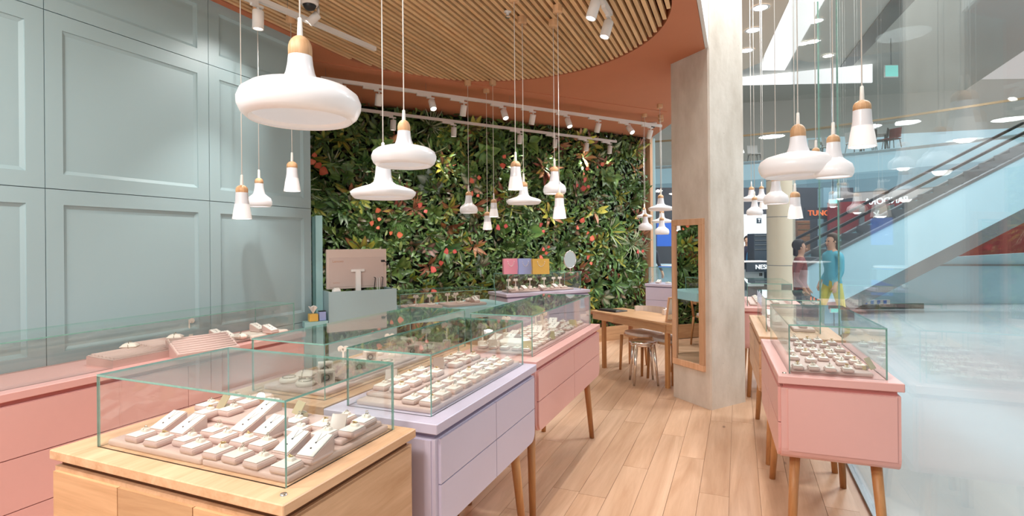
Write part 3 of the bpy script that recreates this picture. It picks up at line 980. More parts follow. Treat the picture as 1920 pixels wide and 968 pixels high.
for x, y, k_, lab in ((-1.41, 3.03, 'card_grey', 'smoky price card at the near end of the pink aisle case'), (-1.185, 3.05, 'card', 'gold price card at the near right corner of the pink aisle case'), (-1.175, 3.45, 'card', 'gold price card by the aisle pane of the pink case'), (-1.185, 4.02, 'card', 'gold price card at the far end of the pink aisle case')):
    put(k_, x, y, TOP + .018, .6, lab, None, 'price card', 'price_card')

# ---------------- oak staff side case (D)
tray('long base tray of the low case over the watch boxes', -2.06, 1.87, -1.69, 3.10, TOP, .022)
tray('raised tray with a soft edge in the low case', -1.80, 2.05, -1.70, 2.62, T1, .016)
for x, y, a, lab in ((-1.80, 2.0, .5, 'open box frame nearest the front of the low case'), (-1.93, 2.14, .4, 'open box frame behind the front one in the low case'), (-1.80, 2.24, .5, 'open box frame third along in the low case'), (-1.90, 2.46, .5, 'open box frame in the middle of the low case'), (-1.77, 2.68, .6, 'open box frame by the aisle pane of the low case'), (-1.93, 2.86, .5, 'open box frame at the far end of the low case')):
    put('frame', x, y, T1, a + .4, lab, 'box frames in the low case', 'display box', 'display_box')
for x, y, lab in ((-1.98, 1.95, 'pale round cushion at the front left of the low case'), (-1.86, 1.93, 'pale round cushion at the front of the low case'), (-1.76, 2.42, 'pale round cushion with a bangle midway in the low case'), (-1.80, 2.90, 'pale round cushion near the far end of the low case'), (-1.98, 2.62, 'pale round cushion at the left pane of the low case')):
    put('round', x, y, T1, 0, lab, 'round cushions in the low case', 'cushion', 'round_cushion')
for x, y, lab in ((-1.97, 2.32, 'earring stand on the left side of the low case'), (-1.87, 2.62, 'earring stand in the middle of the low case'), (-1.97, 2.74, 'earring stand further along the left pane of the low case'), (-1.86, 2.98, 'earring stand at the far end of the low case'), (-1.76, 2.56, 'earring stand by the aisle pane of the low case')):
    put('stand', x, y, T1, rng.uniform(.2, .6), lab, 'earring stands in the low case', 'earring stand', 'earring_stand')
put('tall', -1.72, 3.0, T1, .3, 'tall earring stand at the far right corner of the low case', None, 'earring stand', 'earring_stand')
put('pillow', -1.95, 2.02, T1, .3, 'ivory bracelet pillow at the front of the low case', None, 'pillow', 'bracelet_pillow')
put('pillow', -1.75, 2.80, T1, .9, 'ivory bracelet pillow by the aisle pane of the low case', None, 'pillow', 'bracelet_pillow')

# ---------------- teal wall case (G): slanted trays and pillows
def big_slant(label, px, py, w_, l, h, rz, lift=.02):
    v = at_z(px, py, TOP + h / 2)
    t = thing('slanted_tray', label, 'tray', (v.x, v.y, TOP), rz)
    poly = [(-l / 2, 0), (l / 2, 0), (l / 2, h), (-l / 2, lift)]
    tb = MB().prism(poly, -w_ / 2, w_ / 2, axis='x').build('tray_body', 'tray_deep', t)
    a = math.atan2(h - lift, l)
    MB().rbox((0, 0, (h + lift) / 2 + .002), (w_ - .006, math.hypot(l, h - lift) - .006, .006), .002, 1, Matrix.Rotation(a, 3, 'X')).build('ring_bed', 'tray', tb)
    R = Matrix.Rotation(a, 3, 'X')
    for k in range(7):
        y = -l * .42 + l * .84 * k / 6
        q_ = Vector((0, 0, (h + lift) / 2 + .005)) + R @ Vector((0, y, 0))
        MB().tube(q_ - Vector((w_ * .46, 0, 0)), q_ + Vector((w_ * .46, 0, 0)), .008, n=8).build('ring_roll', 'tray', tb)
    return t
def G(cx_, cy_): return 240 + cx_ / 6.0, 600 + cy_ / 6.0
big_slant('flat blush tray at the photo edge in the wall case', *G(90, 400), .40, .24, .05, PI / 2, .04)
big_slant('thick blush ring tray left of the big slanted one in the wall case', *G(380, 300), .26, .20, .06, PI / 2 - .1, .05)
big_slant('big slanted blush ring tray in the middle of the wall case', *G(850, 285), .36, .20, .10, PI / 2 - .3, .025)
tray('low blush tray under the pillow at the right of the wall case', -3.42, 2.56, -3.20, 2.86, TOP, .02)
v = at_z(*G(1490, 140), TOP + .03)
tray('ivory sloping slab near the right end of the wall case', v.x - .11, v.y - .16, v.x + .11, v.y + .16, TOP, .035, mat_='ivory')
for q_, lab, z in ((G(530, 180), 'ivory pillow on the thick tray in the wall case', TOP + .055), (G(1270, 170), 'ivory pillow with a bracelet at the right of the wall case', TOP + .02), (G(20, 280), 'ivory pillow at the far left of the wall case', TOP + .045)):
    v = at_z(q_[0], q_[1], z + .03)
    put('pillow', v.x, v.y, z, .7, lab, None, 'pillow', 'bracelet_pillow')
for q_, lab, z in ((G(1005, 140), 'slanted card behind the big ring tray in the wall case', TOP), (G(1130, 160), 'slanted card right of the big ring tray in the wall case', TOP), (G(1460, 70), 'slanted card on the ivory slab in the wall case', TOP + .035), (G(1600, 85), 'slanted card at the right edge of the ivory slab in the wall case', TOP + .035)):
    v = at_z(q_[0], q_[1], z + .04)
    put('slant', v.x, v.y, z, PI / 2, lab, None, 'jewellery card', 'jewellery_card')
v = at_z(*G(1720, 130), TOP + .02)
put('round', v.x, v.y, TOP, 0, 'pale round cushion at the right end of the wall case', None, 'cushion', 'round_cushion')
v = at_z(*G(690, 130), TOP + .06)
put('tall', v.x, v.y, TOP, .9, 'earring stand behind the big ring tray in the wall case', None, 'earring stand', 'earring_stand')
for q_ in (G(285, 365), G(325, 372), G(440, 372), G(525, 365)):
    v = at_z(q_[0], q_[1], TOP + .012)
    t = thing('pearl_earring', 'pair of stacked white pearls on the pink top in the wall case', 'earring', (v.x, v.y, TOP), 0, 'pearl earrings in the wall case')
    MB().sphere((0, 0, .009), .009, 12).build('pearl', 'pearl', t)
    MB().sphere((0, 0, .025), .0075, 12).build('pearl', 'pearl', t)

# ---------------- teal desk case (E)
eo_ = (-3.10, 4.49)
tray('wide tray on the left in the teal desk case', .10, .08, .50, .36, TOP, .03, EZ, eo_)
tray('wide tray on the right in the teal desk case', .56, .06, 1.02, .34, TOP, .03, EZ, eo_)
def loc_(x, y, org, rz):
    q_ = Matrix.Rotation(rz, 2) @ Vector((x, y))
    return org[0] + q_.x, org[1] + q_.y
for x, y, k_, lab in ((.27, .26, 'stand', 'first earring stand from the left in the teal desk case'), (.42, .24, 'stand', 'second earring stand from the left in the teal desk case'), (.64, .26, 'stand', 'third earring stand from the left in the teal desk case'), (.74, .26, 'stand', 'fourth earring stand from the left in the teal desk case'),
                      (.19, .18, 'round', 'round cushion on the left tray of the teal desk case'), (.40, .15, 'round', 'round cushion beside the second stand of the teal desk case'), (.74, .16, 'round', 'round cushion with a bangle on the right tray of the teal desk case'),
                      (.90, .24, 'pillow', 'ivory pillow on the right tray of the teal desk case'), (.92, .14, 'slant', 'slanted card on the right tray of the teal desk case'), (.98, .24, 'frame', 'open box frame at the right end of the teal desk case')):
    a, b_ = loc_(x, y, eo_, EZ)
    put(k_, a, b_, TOP + .03, EZ, lab, None, {'stand': 'earring stand', 'round': 'cushion', 'pillow': 'pillow', 'slant': 'jewellery card', 'frame': 'display box'}[k_], k_)
MB_ = MB().torus((0, 0, .0), .034, .0035, 24, 6, rot=Matrix.Rotation(PI / 2, 3, 'X'))
a, b_ = loc_(.87, .12, eo_, EZ)
tag(MB_.build('bangle', 'silver', None, (a, b_, TOP + .065), EZ), 'silver bangle standing on edge in the teal desk case', 'bangle')

# ---------------- back lavender case (F)
fo_ = (f0.x + fx.x * .06 + fy.x * .07, f0.y + fx.y * .06 + fy.y * .07)
tray('left tray in the back lavender case', .08, .06, .55, .34, TOP, .025, FZ, fo_)
tray('right tray in the back lavender case', .60, .06, 1.12, .34, TOP, .025, FZ, fo_)
for k, (x, y) in enumerate(((.16, .28), (.28, .29), (.52, .30), (.76, .30), (.93, .31), (1.04, .31))):
    a, b_ = loc_(x, y, fo_, FZ)
    put('tall', a, b_, TOP + .025, FZ, 'earring stand number %s from the left in the back lavender case' % ('one', 'two', 'three', 'four', 'five', 'six')[k], 'earring stands in the back lavender case', 'earring stand', 'earring_stand')
for k in range(12):
    x = .10 + k * .086; y = .13 + .05 * (k % 2)
    a, b_ = loc_(x, y, fo_, FZ)
    put('small' if k % 3 else 'slant', a, b_, TOP + .025, FZ, 'small pale block in the back lavender case, place %s from the left' % NUM[k] if k % 3 else 'small slanted card in the back lavender case, place %s from the left' % NUM[k], 'blocks in the back lavender case' if k % 3 else 'cards in the back lavender case', 'ring block' if k % 3 else 'jewellery card', 'ring_block')

# ---------------- far lavender case (K)
for k in range(6):
    a, b_ = loc_(.12 + .14 * k, .12 + .06 * (k % 2), (-1.36, 9.0), KZ)
    put('round' if k % 2 else 'slant', a, b_, TOP, KZ, 'pale cushion in the far lavender case' if k % 2 else 'slanted card in the far lavender case', 'cushions in the far lavender case' if k % 2 else 'cards in the far lavender case', 'cushion' if k % 2 else 'jewellery card', 'round_cushion')
a, b_ = loc_(.5, .25, (-1.36, 9.0), KZ)
put('tall', a, b_, TOP, KZ, 'earring stand in the far lavender case', None, 'earring stand', 'earring_stand')

# ---------------- right pink case (H)
ho = (.232, 3.062)
tray('wide blush tray in the right hand pink case', .012, .03, .375, .93, TOP, .02, RZ, ho)
H_pts = [(215, 140), (395, 105), (455, 175), (590, 130), (645, 180), (745, 128), (850, 205), (915, 280), (960, 165), (1075, 265), (480, 255), (565, 310), (680, 275), (770, 335), (830, 395), (960, 340), (1060, 400), (1110, 460), (1210, 370), (1300, 440), (1380, 505), (390, 380), (640, 415), (445, 510), (680, 525), (930, 545), (1190, 555), (330, 300)]
LH = 'small blush ring block in the right hand pink case'
rows_H = {}
for x, y in H_pts:
    rows_H.setdefault(0 if y > 490 else 1 if y > 390 else 2 if y > 290 else 3 if y > 190 else 4, []).append((x, y))
for r_ in sorted(rows_H):
    pts_ = sorted(rows_H[r_])
    where = ('front row', 'second row', 'middle row', 'fourth row', 'rear row')[r_] + ' of the right hand pink case'
    l1, l2 = lab_of(where)
    blocks([(1440 + x * .125, 620 + y * .125) for x, y in pts_], TOP + .02, l1, 'ring blocks in the right hand pink case', 'small', True, RZ, l2)
v = at_z(1440 + 1530 * .125, 620 + 590 * .125, TOP + .02)
put('card', v.x, v.y, TOP + .02, RZ + 1.0, 'clear price card at the near right of the right hand pink case', None, 'price card', 'price_card')

# ---------------- right oak case (I) and far pink case (J)
io = (.185, 4.43)
tray('blush tray along the left pane of the right hand oak case', .02, .04, .17, .80, TOP, .03, RZ, io)
tray('blush tray at the right of the right hand oak case', .19, .05, .335, .55, TOP, .025, RZ, io)
for k in range(6):
    grid([(.26, .1 + .075 * k)], TOP + .025, '%s blush block from the near end of the right hand oak case' % ORD[k], 'blocks in the right hand oak case', 'small', RZ, org=io)
for k, (x, y) in enumerate(((.09, .2), (.1, .42), (.09, .63))):
    a, b_ = loc_(x, y, io, RZ)
    put('pillow' if k == 1 else 'slant', a, b_, TOP + .03, RZ, ('slanted card at the near end of the right hand oak case', 'ivory pillow in the middle of the right hand oak case', 'slanted card at the far end of the right hand oak case')[k], None, 'pillow' if k == 1 else 'jewellery card', 'jewellery_card')
jo = (.08, 6.1)
tray('blush tray in the far pink case', .03, .05, .39, .85, TOP, .02, RZ, jo)
for k in range(5):
    for x_, w_ in ((.12, 'left'), (.28, 'right')):
        grid([(x_, .12 + .15 * k)], TOP + .02, '%s block from the near end, %s row of the far pink case' % (ORD[k], w_), 'blocks in the far pink case', 'block', RZ, org=jo)

# ================================================================ LAMPS
def lamp_thing(kind, px, py, d, wpx, label, ceil=SZ + .005, group=None, cord='cord', power=1.0):
    """pendant by its rim centre; wpx = widest width seen in the photograph"""
    v = at_d(px, py, d)
    base = {'cone': .115, 'bowl': .19, 'disc': .29, 'big': .42}[kind]
    s = (wpx / FPX * d) / base
    t = thing('pendant_lamp', label, 'pendant lamp', v, 0, group)
    if kind == 'cone':
        prof = [(.052, .002), (.0575, 0), (.057, .004), (.049, .06), (.0425, .095)]
        prof2 = [(.0425, .095), (.039, .12), (.0365, .168)]
        zt, rt = .168, .0365
    elif kind == 'bowl':
        prof = [(.078, .006), (.085, .0), (.094, .018), (.095, .04), (.086, .068), (.062, .086), (.046, .1)]
        prof2 = [(.046, .1), (.04, .118), (.034, .15), (.032, .185)]
        zt, rt = .185, .032
    elif kind == 'disc':
        prof = [(.115, .012), (.128, .0), (.141, .014), (.145, .027), (.132, .037), (.1, .048), (.06, .06), (.044, .072)]
        prof2 = [(.044, .072), (.037, .095), (.032, .142)]
        zt, rt = .142, .032
    else:
        prof = [(.16, .02), (.176, .0), (.197, .018), (.209, .045), (.21, .066), (.2, .092), (.172, .113), (.12, .127), (.062, .14)]
        prof2 = [(.062, .14), (.05, .17), (.044, .2), (.041, .23)]
        zt, rt = .23, .041
    S = lambda pr: [(r * s, z * s) for r, z in pr]
    lit = kind == 'cone'
    b = MB().lathe(S(prof), n=48)
    b.lathe([(r * s * .97, z * s + .002 * s) for r, z in prof[1:]][::-1], n=48)
    b.build('shade', 'opal_lit' if lit else 'opal', t)
    MB().lathe(S(prof2), n=40).build('neck', 'opal_top', t)
    capz, ch = zt * s, .048 * s
    if kind == 'big': ch = .075 * s
    if kind == 'disc' or kind == 'bowl': ch = .044 * s
    rt *= s
    MB().lathe([(rt * .9, capz - .002), (rt, capz + .0), (rt, capz + ch * .35)] + [(rt * math.cos(PI / 2 * k / 7), capz + ch * .35 + ch * .65 * math.sin(PI / 2 * k / 7)) for k in range(1, 7)] + [(.0005, capz + ch)], n=32).build('cap', 'cap_wood', t)
    hz = capz + ch
    MB().lathe([(.0105 * s ** .5, hz - .004), (.0095 * s ** .5, hz + .02), (.0075 * s ** .5, hz + .062 * s), (.003, hz + .066 * s)], n=14).build('strain_relief', 'cord', t)
    top = ceil - v.z
    MB().tube((0, 0, hz + .05 * s), (0, 0, top - .03), .0028, n=8).build('cord', 'cord', t)
    MB().lathe([(.0005, top - .055), (.036, top - .055), (.038, top - .05), (.038, top)], n=24).build('canopy', 'cap_wood', t)
    MB().sphere((0, 0, (.05 if kind != 'big' else .08) * s), .022 * s if kind != 'big' else .03 * s, 12).build('bulb', 'lens_soft' if lit else 'opal', t)
    if kind in ('cone', 'bowl'): lamp('lamp_light', 'POINT', (0, 0, .012 * s if kind != 'cone' else .02 * s), PENDANT_W * power * (1 if lit else .22), parent=t, size=.03 * s)
    return t
M['lens_soft'] = glowing('frosted_bulb', (255, 236, 210), 3.0)
for args in (
    ('big', 564, 226, 1.95, 219, 'biggest white opal pendant, hanging nearest at the upper left'),
    ('big', 758, 312, 2.45, 120, 'rounded white opal pendant hanging above the middle of the lavender counter'),
    ('disc', 719, 372, 2.75, 121, 'flat wide disc pendant tucked behind the rounded one'),
    ('cone', 454, 411, 3.42, 34, 'small lit cone pendant leftmost before the teal wall'),
    ('bowl', 486, 388, 4.2, 45, 'small bowl pendant behind the leftmost cone'),
    ('cone', 548, 359, 4.35, 30, 'small lit cone pendant at the end of the teal wall'),
    ('bowl', 879, 400, 6.1, 34, 'small bowl pendant left of the trio before the planted wall'),
    ('cone', 914, 431, 6.4, 18, 'lowest tiny lit cone pendant before the planted wall'),
    ('cone', 926, 407, 6.1, 18, 'tiny lit cone pendant just above the lowest one'),
    ('cone', 967, 356, 4.0, 29, 'small lit cone pendant left of centre over the pink counter'),
    ('disc', 982, 383, 4.4, 66, 'small flat disc pendant below the cone over the pink counter'),
    ('bowl', 1040, 364, 4.47, 43, 'small bowl pendant over the pink counter, right of the flat disc'),
    ('cone', 1049, 410, 4.2, 26, 'small lit cone pendant hanging just below the bowl over the pink counter'),
):
    lamp_thing(*args)
for args in (
    ('disc', 1239, 395, 7.2, 47, 'flat disc pendant left of the column, upper one'),
    ('disc', 1208, 408, 8.2, 29, 'small flat disc pendant at the end of the planted wall'),
    ('bowl', 1210, 432, 7.7, 26, 'small bowl pendant at the end of the planted wall'),
    ('disc', 1241, 418, 8.0, 37, 'lower flat disc pendant left of the column'),
    ('bowl', 1241, 440, 7.8, 27, 'lowest bowl pendant left of the column'),
):
    lamp_thing(*args)
for args in (
    ('big', 1497, 332, 3.1, 137, 'big white opal pendant above the right hand counters'),
    ('bowl', 1563, 333, 2.95, 67, 'bowl pendant right of the big one by the storefront'),
    ('cone', 1617, 276, 2.5, 47, 'highest lit cone pendant by the storefront, nearest on the right'),
    ('bowl', 1530, 325, 3.6, 40, 'bowl pendant mostly hidden behind the big right hand one'),
    ('bowl', 1455, 383, 4.4, 44, 'bowl pendant below left of the big right hand one'),
    ('disc', 1409, 377, 7.4, 42, 'flat disc pendant beside the column edge'),
    ('bowl', 1428, 378, 7.0, 24, 'small bowl pendant right of the column edge'),
    ('bowl', 1415, 404, 6.6, 29, 'lowest bowl pendant right of the column edge'),
    ('cone', 1431, 392, 7.3, 15, 'tiny lit cone pendant beyond the bowl by the column'),
    ('cone', 1491, 410, 4.4, 27, 'small lit cone pendant under the big right hand one'),
):
    lamp_thing(*args, ceil=5.2)

def spot_head(t, c, aim, r=.038, l=.13, power=1.0, stem=True):
    """tilting track cylinder; c = pivot (local)"""
    d = (Vector(aim) - Vector(c)).normalized()
    q_ = d.to_track_quat('Z', 'Y').to_matrix()
    o_ = Vector(c)
    b = MB().lathe([(.0005, 0), (r * .9, 0), (r, .006), (r, l), (r * .86, l + .001), (r * .84, l - .012)], o_, 24, R=q_); sh_ = b.build('spot_head', 'white', t)
    MB().lathe([(.0005, 0), (r * .84, 0)], o_ + d * (l - .010), 20, R=q_).build('lens', 'lens', sh_)
    e = o_ + d * (l + .012)
    lamp('spot_light', 'SPOT', e, SPOT_W * power, parent=t, aim=o_ + d * (l + 1), size=.03, cone=78, blend=.8)
def track(name, label, a, b, heads, wires=True):
    """ceiling track from a to b; heads = (fraction, aim offset, power)"""
    a, b = Vector(a), Vector(b)
    d = b - a
    rz = math.atan2(d.y, d.x)
    L_ = d.length
    t = thing(name, label, 'track light', a, rz)
    MB().box((L_ / 2, 0, .018), (L_, .034, .036)).build('rail', 'white', t)
    for k in range(int(L_ / 1.1) + 1):
        x = min(L_ - .05, .05 + k * 1.1)
        MB().tube((x, 0, .036), (x, 0, SZ - a.z), .0015, n=5).build('wire', 'steel_grey', t)
    R = Matrix.Rotation(-rz, 3, 'Z')
    for f, off, pw in heads:
        x = L_ * f
        MB().box((x - .06, 0, -.012), (.17, .03, .026)).box((x + .02, 0, -.032), (.09, .026, .016)).build('adaptor', 'white', t)
        MB().tube((x + .03, 0, -.03), (x + .03, 0, -.075), .009, n=10).build('stem', 'white', t)
        spot_head(t, (x + .03, 0, -.06), Vector((x + .03, 0, -.06)) + R @ Vector(off), power=pw)
    return t

# ---------------- tracks and spots
down = (0, 0, -1)
wl_aim = (WN * -.9).to_tuple()
def wa(s): return (-WN.x * s, -WN.y * s, -1.0)
t1a, t1b = Vector((-3.966, 4.361, 3.31)), Vector((-1.039, 8.219, 3.31))
track('track_light', 'upper white ceiling track parallel to the planted wall, nearer one', t1a, t1b,
      [(.04, wa(-.4), .5), (.12, wa(.35), 1.6), (.245, wa(-.6), 1), (.33, wa(.35), 1.8), (.44, wa(-.55), 1), (.53, wa(.4), 1.8), (.64, wa(-.5), 1), (.75, wa(.4), 1.8), (.86, wa(-.9), 1), (.95, wa(.4), 1.5)])
t2a, t2b = Vector((-4.35, 5.42, 3.27)), Vector((-1.862, 8.95, 3.27))
track('track_light', 'second white ceiling track, close before the planted wall', t2a, t2b,
      [(.1, wa(.12), .45), (.3, wa(.12), .45), (.55, wa(.12), .45), (.70, wa(.12), .45), (.845, wa(.12), .45), (.96, wa(.12), .45)])
t0a, t0b = Vector((-3.22, 1.9, 3.32)), Vector((-2.955, 3.93, 3.32))
track('track_light', 'white ceiling track along the slats at the upper left', t0a, t0b, [(.43, (-.05, .02, -1), 1.6)])
track('track_light', 'white ceiling track along the slats at the top centre', (-1.92, .6, 3.34), (-1.74, 2.75, 3.34), [(.6, (.1, .1, -1), 1.3), (.93, (.03, .1, -1), 1.3)])
track('track_light', 'white ceiling track with two tilted spots at the top right of the slats', (-.93, 2.5, 3.36), (-.90, 4.15, 3.36), [(.72, (-.28, -.15, -1), 1.3), (.95, (-.25, -.2, -1), 1.3)])
# unseen fill lights added above the storefront counters; seen downlights follow
for x, y in ((.1, 2.2), (.1, 5.2), (.1, 7.4)):
    lamp('ceiling_fill', 'AREA', (x, y, 5.15), FILL_W * 1.2, aim=(x + .2, y, 0), size=.3)
for px, py in ((1426, 15), (1412, 57), (1400, 95)):
    v = at_z(px, py, 5.19)
    t = thing('lit_ceiling_disc', {15: 'recessed downlight nearest in the beige ceiling', 57: 'middle recessed downlight in the beige ceiling', 95: 'furthest recessed downlight in the beige ceiling'}[py], 'downlight', v)
    MB().lathe([(.10, .0), (.13, -.004), (.14, .006)], n=28).build('trim_ring', 'white', t)
    MB().lathe([(.0005, .001), (.10, .001)], n=24).build('lens', 'lens', t)
for px, py, lab in ((1506, 82, 'glowing disc for a lamp reflection at the edge of the mall cove'), (1553, 105, 'glowing disc for a lamp reflection against the grey mall ceiling')):  # reflected lamps built as glowing discs with rings
    v = at_z(px, py, 7.99)
    t = thing('lit_ceiling_disc', lab, 'downlight', v)
    MB().lathe([(.16, .0), (.2, -.006), (.22, .01)], n=24).build('trim_ring', 'white', t)
    MB().lathe([(.0005, .001), (.16, .001)], n=24).build('lens', 'lens', t)
# cctv domes, tilted spot, sprinkler
for px, py, d, lab in ((581, 82, 4.05, 'white dome camera at the end of the teal wall, under the slats'), (1224, 240, 8.3, 'white dome camera at the right end of the upper track')):
    v = at_d(px, py, d)
    t = thing('dome_camera', lab, 'camera', (v.x, v.y, SZ if d > 5 else SZ + .004))
    MB().lathe([(.0005, 0), (.066, 0), (.066, -.03), (.058, -.045), (.05, -.045)], n=28).build('housing', 'white', t)
    MB().lathe([(.046 * math.cos(PI / 2 * k / 6) + 1e-4, -.045 - .04 * math.sin(PI / 2 * k / 6)) for k in range(7)], n=24).build('dome', 'black', t)
    if d > 5: t.location.z = SZ
v = at_d(597, 98, 4.15)
t = thing('tilted_spot', 'white tilted spotlight beside the dome camera', 'spotlight', (v.x, v.y, SZ - .005))
MB().tube((0, 0, 0), (0, 0, -.06), .012, n=10).build('stem', 'white', t)
spot_head(t, (0, 0, -.06), (-.3, -.2, -.45), .032, .1, .6)
v = at_d(952, 36, 4.3)
t = thing('sprinkler', 'small chrome sprinkler head between the ceiling slats', 'sprinkler', (v.x, v.y, SZ + .01))
MB().lathe([(.0005, 0), (.03, 0), (.03, -.006), (.012, -.01), (.012, -.03), (.0005, -.03)], n=20).build('escutcheon', 'white', t)
MB().lathe([(.0005, -.05), (.02, -.05), (.02, -.047), (.0005, -.047)], n=16).tube((-.01, 0, -.03), (-.01, 0, -.05), .002, n=5).tube((.01, 0, -.03), (.01, 0, -.05), .002, n=5).build('deflector', 'chrome', t)
v = at_d(1323, 42, 5.3)
t = thing('wall_sensor', 'white sensor box high on the column beside the fascia', 'sensor', (v.x, v.y, v.z))
MB().rbox((0, 0, 0), (.07, .06, .17), .02, 3, Matrix.Rotation(PHI, 3, 'Z')).build('housing', 'white', t)
MB().rbox((-.02, -.028, -.01), (.03, .01, .06), .003, 1, Matrix.Rotation(PHI, 3, 'Z')).build('window', 'white_matte', t)

# ================================================================ FURNITURE
TA = math.radians(-39)
tx = Vector((math.cos(TA), math.sin(TA), 0)); ty = Vector((-tx.y, tx.x, 0))
to = Vector((-1.673, 6.806, 0)) - tx * .16
t = thing('desk_table', 'oak table with one drawer beside the column', 'table', to, TA)
MB().rbox((.74, .27, .707), (1.48, .54, .022), .002, 1).build('tabletop', 'oak_x', t)
MB().box((.74, .27, .652), (1.44, .50, .088)).build('apron', 'oak_x', t)
MB().box((.90, .018, .652), (.9, .012, .084)).build('drawer', 'oak_x', t)
for x, y in ((.22, .05), (.22, .49), (1.34, .05), (1.34, .49)):
    MB().prism(chamfered([(x - .024, y - .024), (x + .024, y - .024), (x + .024, y + .024), (x - .024, y + .024)], .006), 0, .62).build('leg', 'oak_leg', t)
v = to + tx * .20 + ty * .20
t = thing('document_folder', 'black document folder on the left end of the oak table', 'folder', (v.x, v.y, .718), TA + .12)
MB().rbox((0, 0, .006), (.33, .22, .012), .003, 1).build('cover', 'black', t)
MB().rbox((.01, -.04, .0185), (.30, .10, .012), .003, 1).build('tablet', 'gem_dark', t)
v = to + tx * 1.33 + ty * .2
t = thing('leaning_board', 'cream leaning mirror board standing on the table by the column', 'mirror', (v.x, v.y, .719), TA)
R = Matrix.Rotation(math.radians(10), 3, 'Y')
MB().rbox((0, 0, .14), (.014, .30, .28), .004, 1, R).build('board', 'frame_wood', t)
MB().rbox((.01, 0, .14), (.006, .26, .24), .002, 1, R).build('mirror_glass', 'mirror', t)

def chair(label, loc, rz, name='side_chair'):
    """oak chair with blush pad, curved wrap-round back"""
    t = thing(name, label, 'chair', loc, rz, None)
    b = MB()
    n = 16
    pts = [(.225 * math.copysign(abs(math.cos(a)) ** .7, math.cos(a)), .215 * math.copysign(abs(math.sin(a)) ** .7, math.sin(a))) for a in [2 * PI * k / n for k in range(n)]]
    b.prism(pts, .435, .46)
    st_ = b.build('seat', 'oak_x', t)
    MB().prism([(x * .95, y * .95) for x, y in pts], .4605, .492, smooth=False).build('seat_pad', 'leather', st_)
    for x, y, top_ in ((-.19, -.19, .44), (.19, -.19, .44), (-.2, .19, .70), (.2, .19, .70)):
        dy = .05 if y > 0 else -.03
        if y > 0:
            MB().tube((x * 1.05, y + .05, 0), (x, y, .44), .015, .020, 10).tube((x, y, .44), (x * 1.08, y + .035, .74), .020, .016, 10).build('leg', 'oak_leg', t)
        else:
            MB().tube((x * 1.05, y - .02, 0), (x, y, .44), .015, .021, 10).build('leg', 'oak_leg', t)
    vs, fs = [], []
    k = 12
    for i in range(k + 1):
        a = PI * (.04 + .92 * i / k)
        x, y = .24 * math.cos(a), .06 + .20 * math.sin(a)
        tk = .022
        nx, ny = math.cos(a) * tk, math.sin(a) * tk
        vs += [(x, y, .64), (x + nx, y + ny, .64), (x + nx * 1.4, y + ny * 1.4, .78), (x + nx * .4, y + ny * .4, .785)]
    for i in range(k):
        for j in range(4):
            a0 = i * 4 + j; a1 = i * 4 + (j + 1) % 4
            fs.append((a0, a1, a1 + 4, a0 + 4))
    fs += [(3, 2, 1, 0), (k * 4, k * 4 + 1, k * 4 + 2, k * 4 + 3)]
    MB().add(vs, fs, 0, False).build('backrest', 'oak_x' if 'cash' in label else 'leather', t)
    return t
chair('chair with a blush seat and back pushed under the oak table from behind', to + tx * .60 + ty * .37, TA)
chair('second chair at the oak table, half hidden by the column', to + tx * 1.10 + ty * .37, TA)
v = eo + ex * 1.28 + ey_ * 1.02
chair('oak chair behind the cash desk, only its curved back showing', (v.x, v.y, 0), EZ - .2)

# polished metal stool
v = at_z(1207, 718, 0)
t = thing('metal_stool', 'polished metal stool in front of the oak table', 'stool', (v.x, v.y, 0), .35)
MB().lathe([(.0005, .478), (.12, .474), (.150, .482), (.158, .476), (.158, .462), (.148, .455), (.0005, .455)], n=40).build('seat', 'chrome', t)
MB().lathe([(.140, .455), (.146, .435), (.140, .43), (.132, .45)], n=40).build('ring_frame', 'chrome', t)
for k in range(4):
    a = PI / 4 + k * PI / 2
    MB().tube((.19 * math.cos(a), .19 * math.sin(a), 0), (.135 * math.cos(a), .135 * math.sin(a), .455), .013, .019, 10).build('leg', 'chrome', t)

# mirror on the column's left face
fa, fb = Vector((-.249, 5.434, 0)), Vector((-.642, 5.80, 0))
fd = (fa - fb).normalized(); fn = Vector((fd.y, -fd.x, 0))
if fn.dot(-fa) < 0: fn = -fn
ma = math.atan2(fd.y, fd.x)
fl_ = (fa - fb).length
def onface(px, py):
    r = ray(px, py)
    tt = (fb - CAM).dot(fn) / r.dot(fn)
    v_ = CAM + r * tt
    return (v_ - fb).dot(fd), v_.z
u0, zA = onface(1262, 413); u1, zB = onface(1321, 411); _, zC = onface(1321, 697)
u0 = max(u0, .0); mw = u1 - u0
c_ = fb + fd * (u0 + mw / 2) + fn * .012
t = thing('column_mirror', 'tall narrow mirror in a pale oak frame on the concrete column', 'mirror', (c_.x, c_.y, zC), ma)
mh = zA - zC
if Vector((-math.sin(ma), math.cos(ma), 0)).dot(fn) > 0: sgn = 1
else: sgn = -1
fwid = .062
for x, z, sx, sz_ in ((0, fwid / 2, mw, fwid), (0, mh - fwid / 2, mw, fwid)):
    MB().rbox((x, 0, z), (sx, .03, sz_), .003, 1).build('frame_rail', 'frame_wood', t)
for x in (-mw / 2 + fwid / 2, mw / 2 - fwid / 2):
    MB().rbox((x, 0, mh / 2), (fwid, .03, mh - 2 * fwid), .003, 1).build('frame_stile', 'frame_wood', t)
MB().box((0, 0, mh / 2), (mw - 2 * fwid + .002, .006, mh - 2 * fwid + .002)).build('mirror_glass', 'mirror', t)

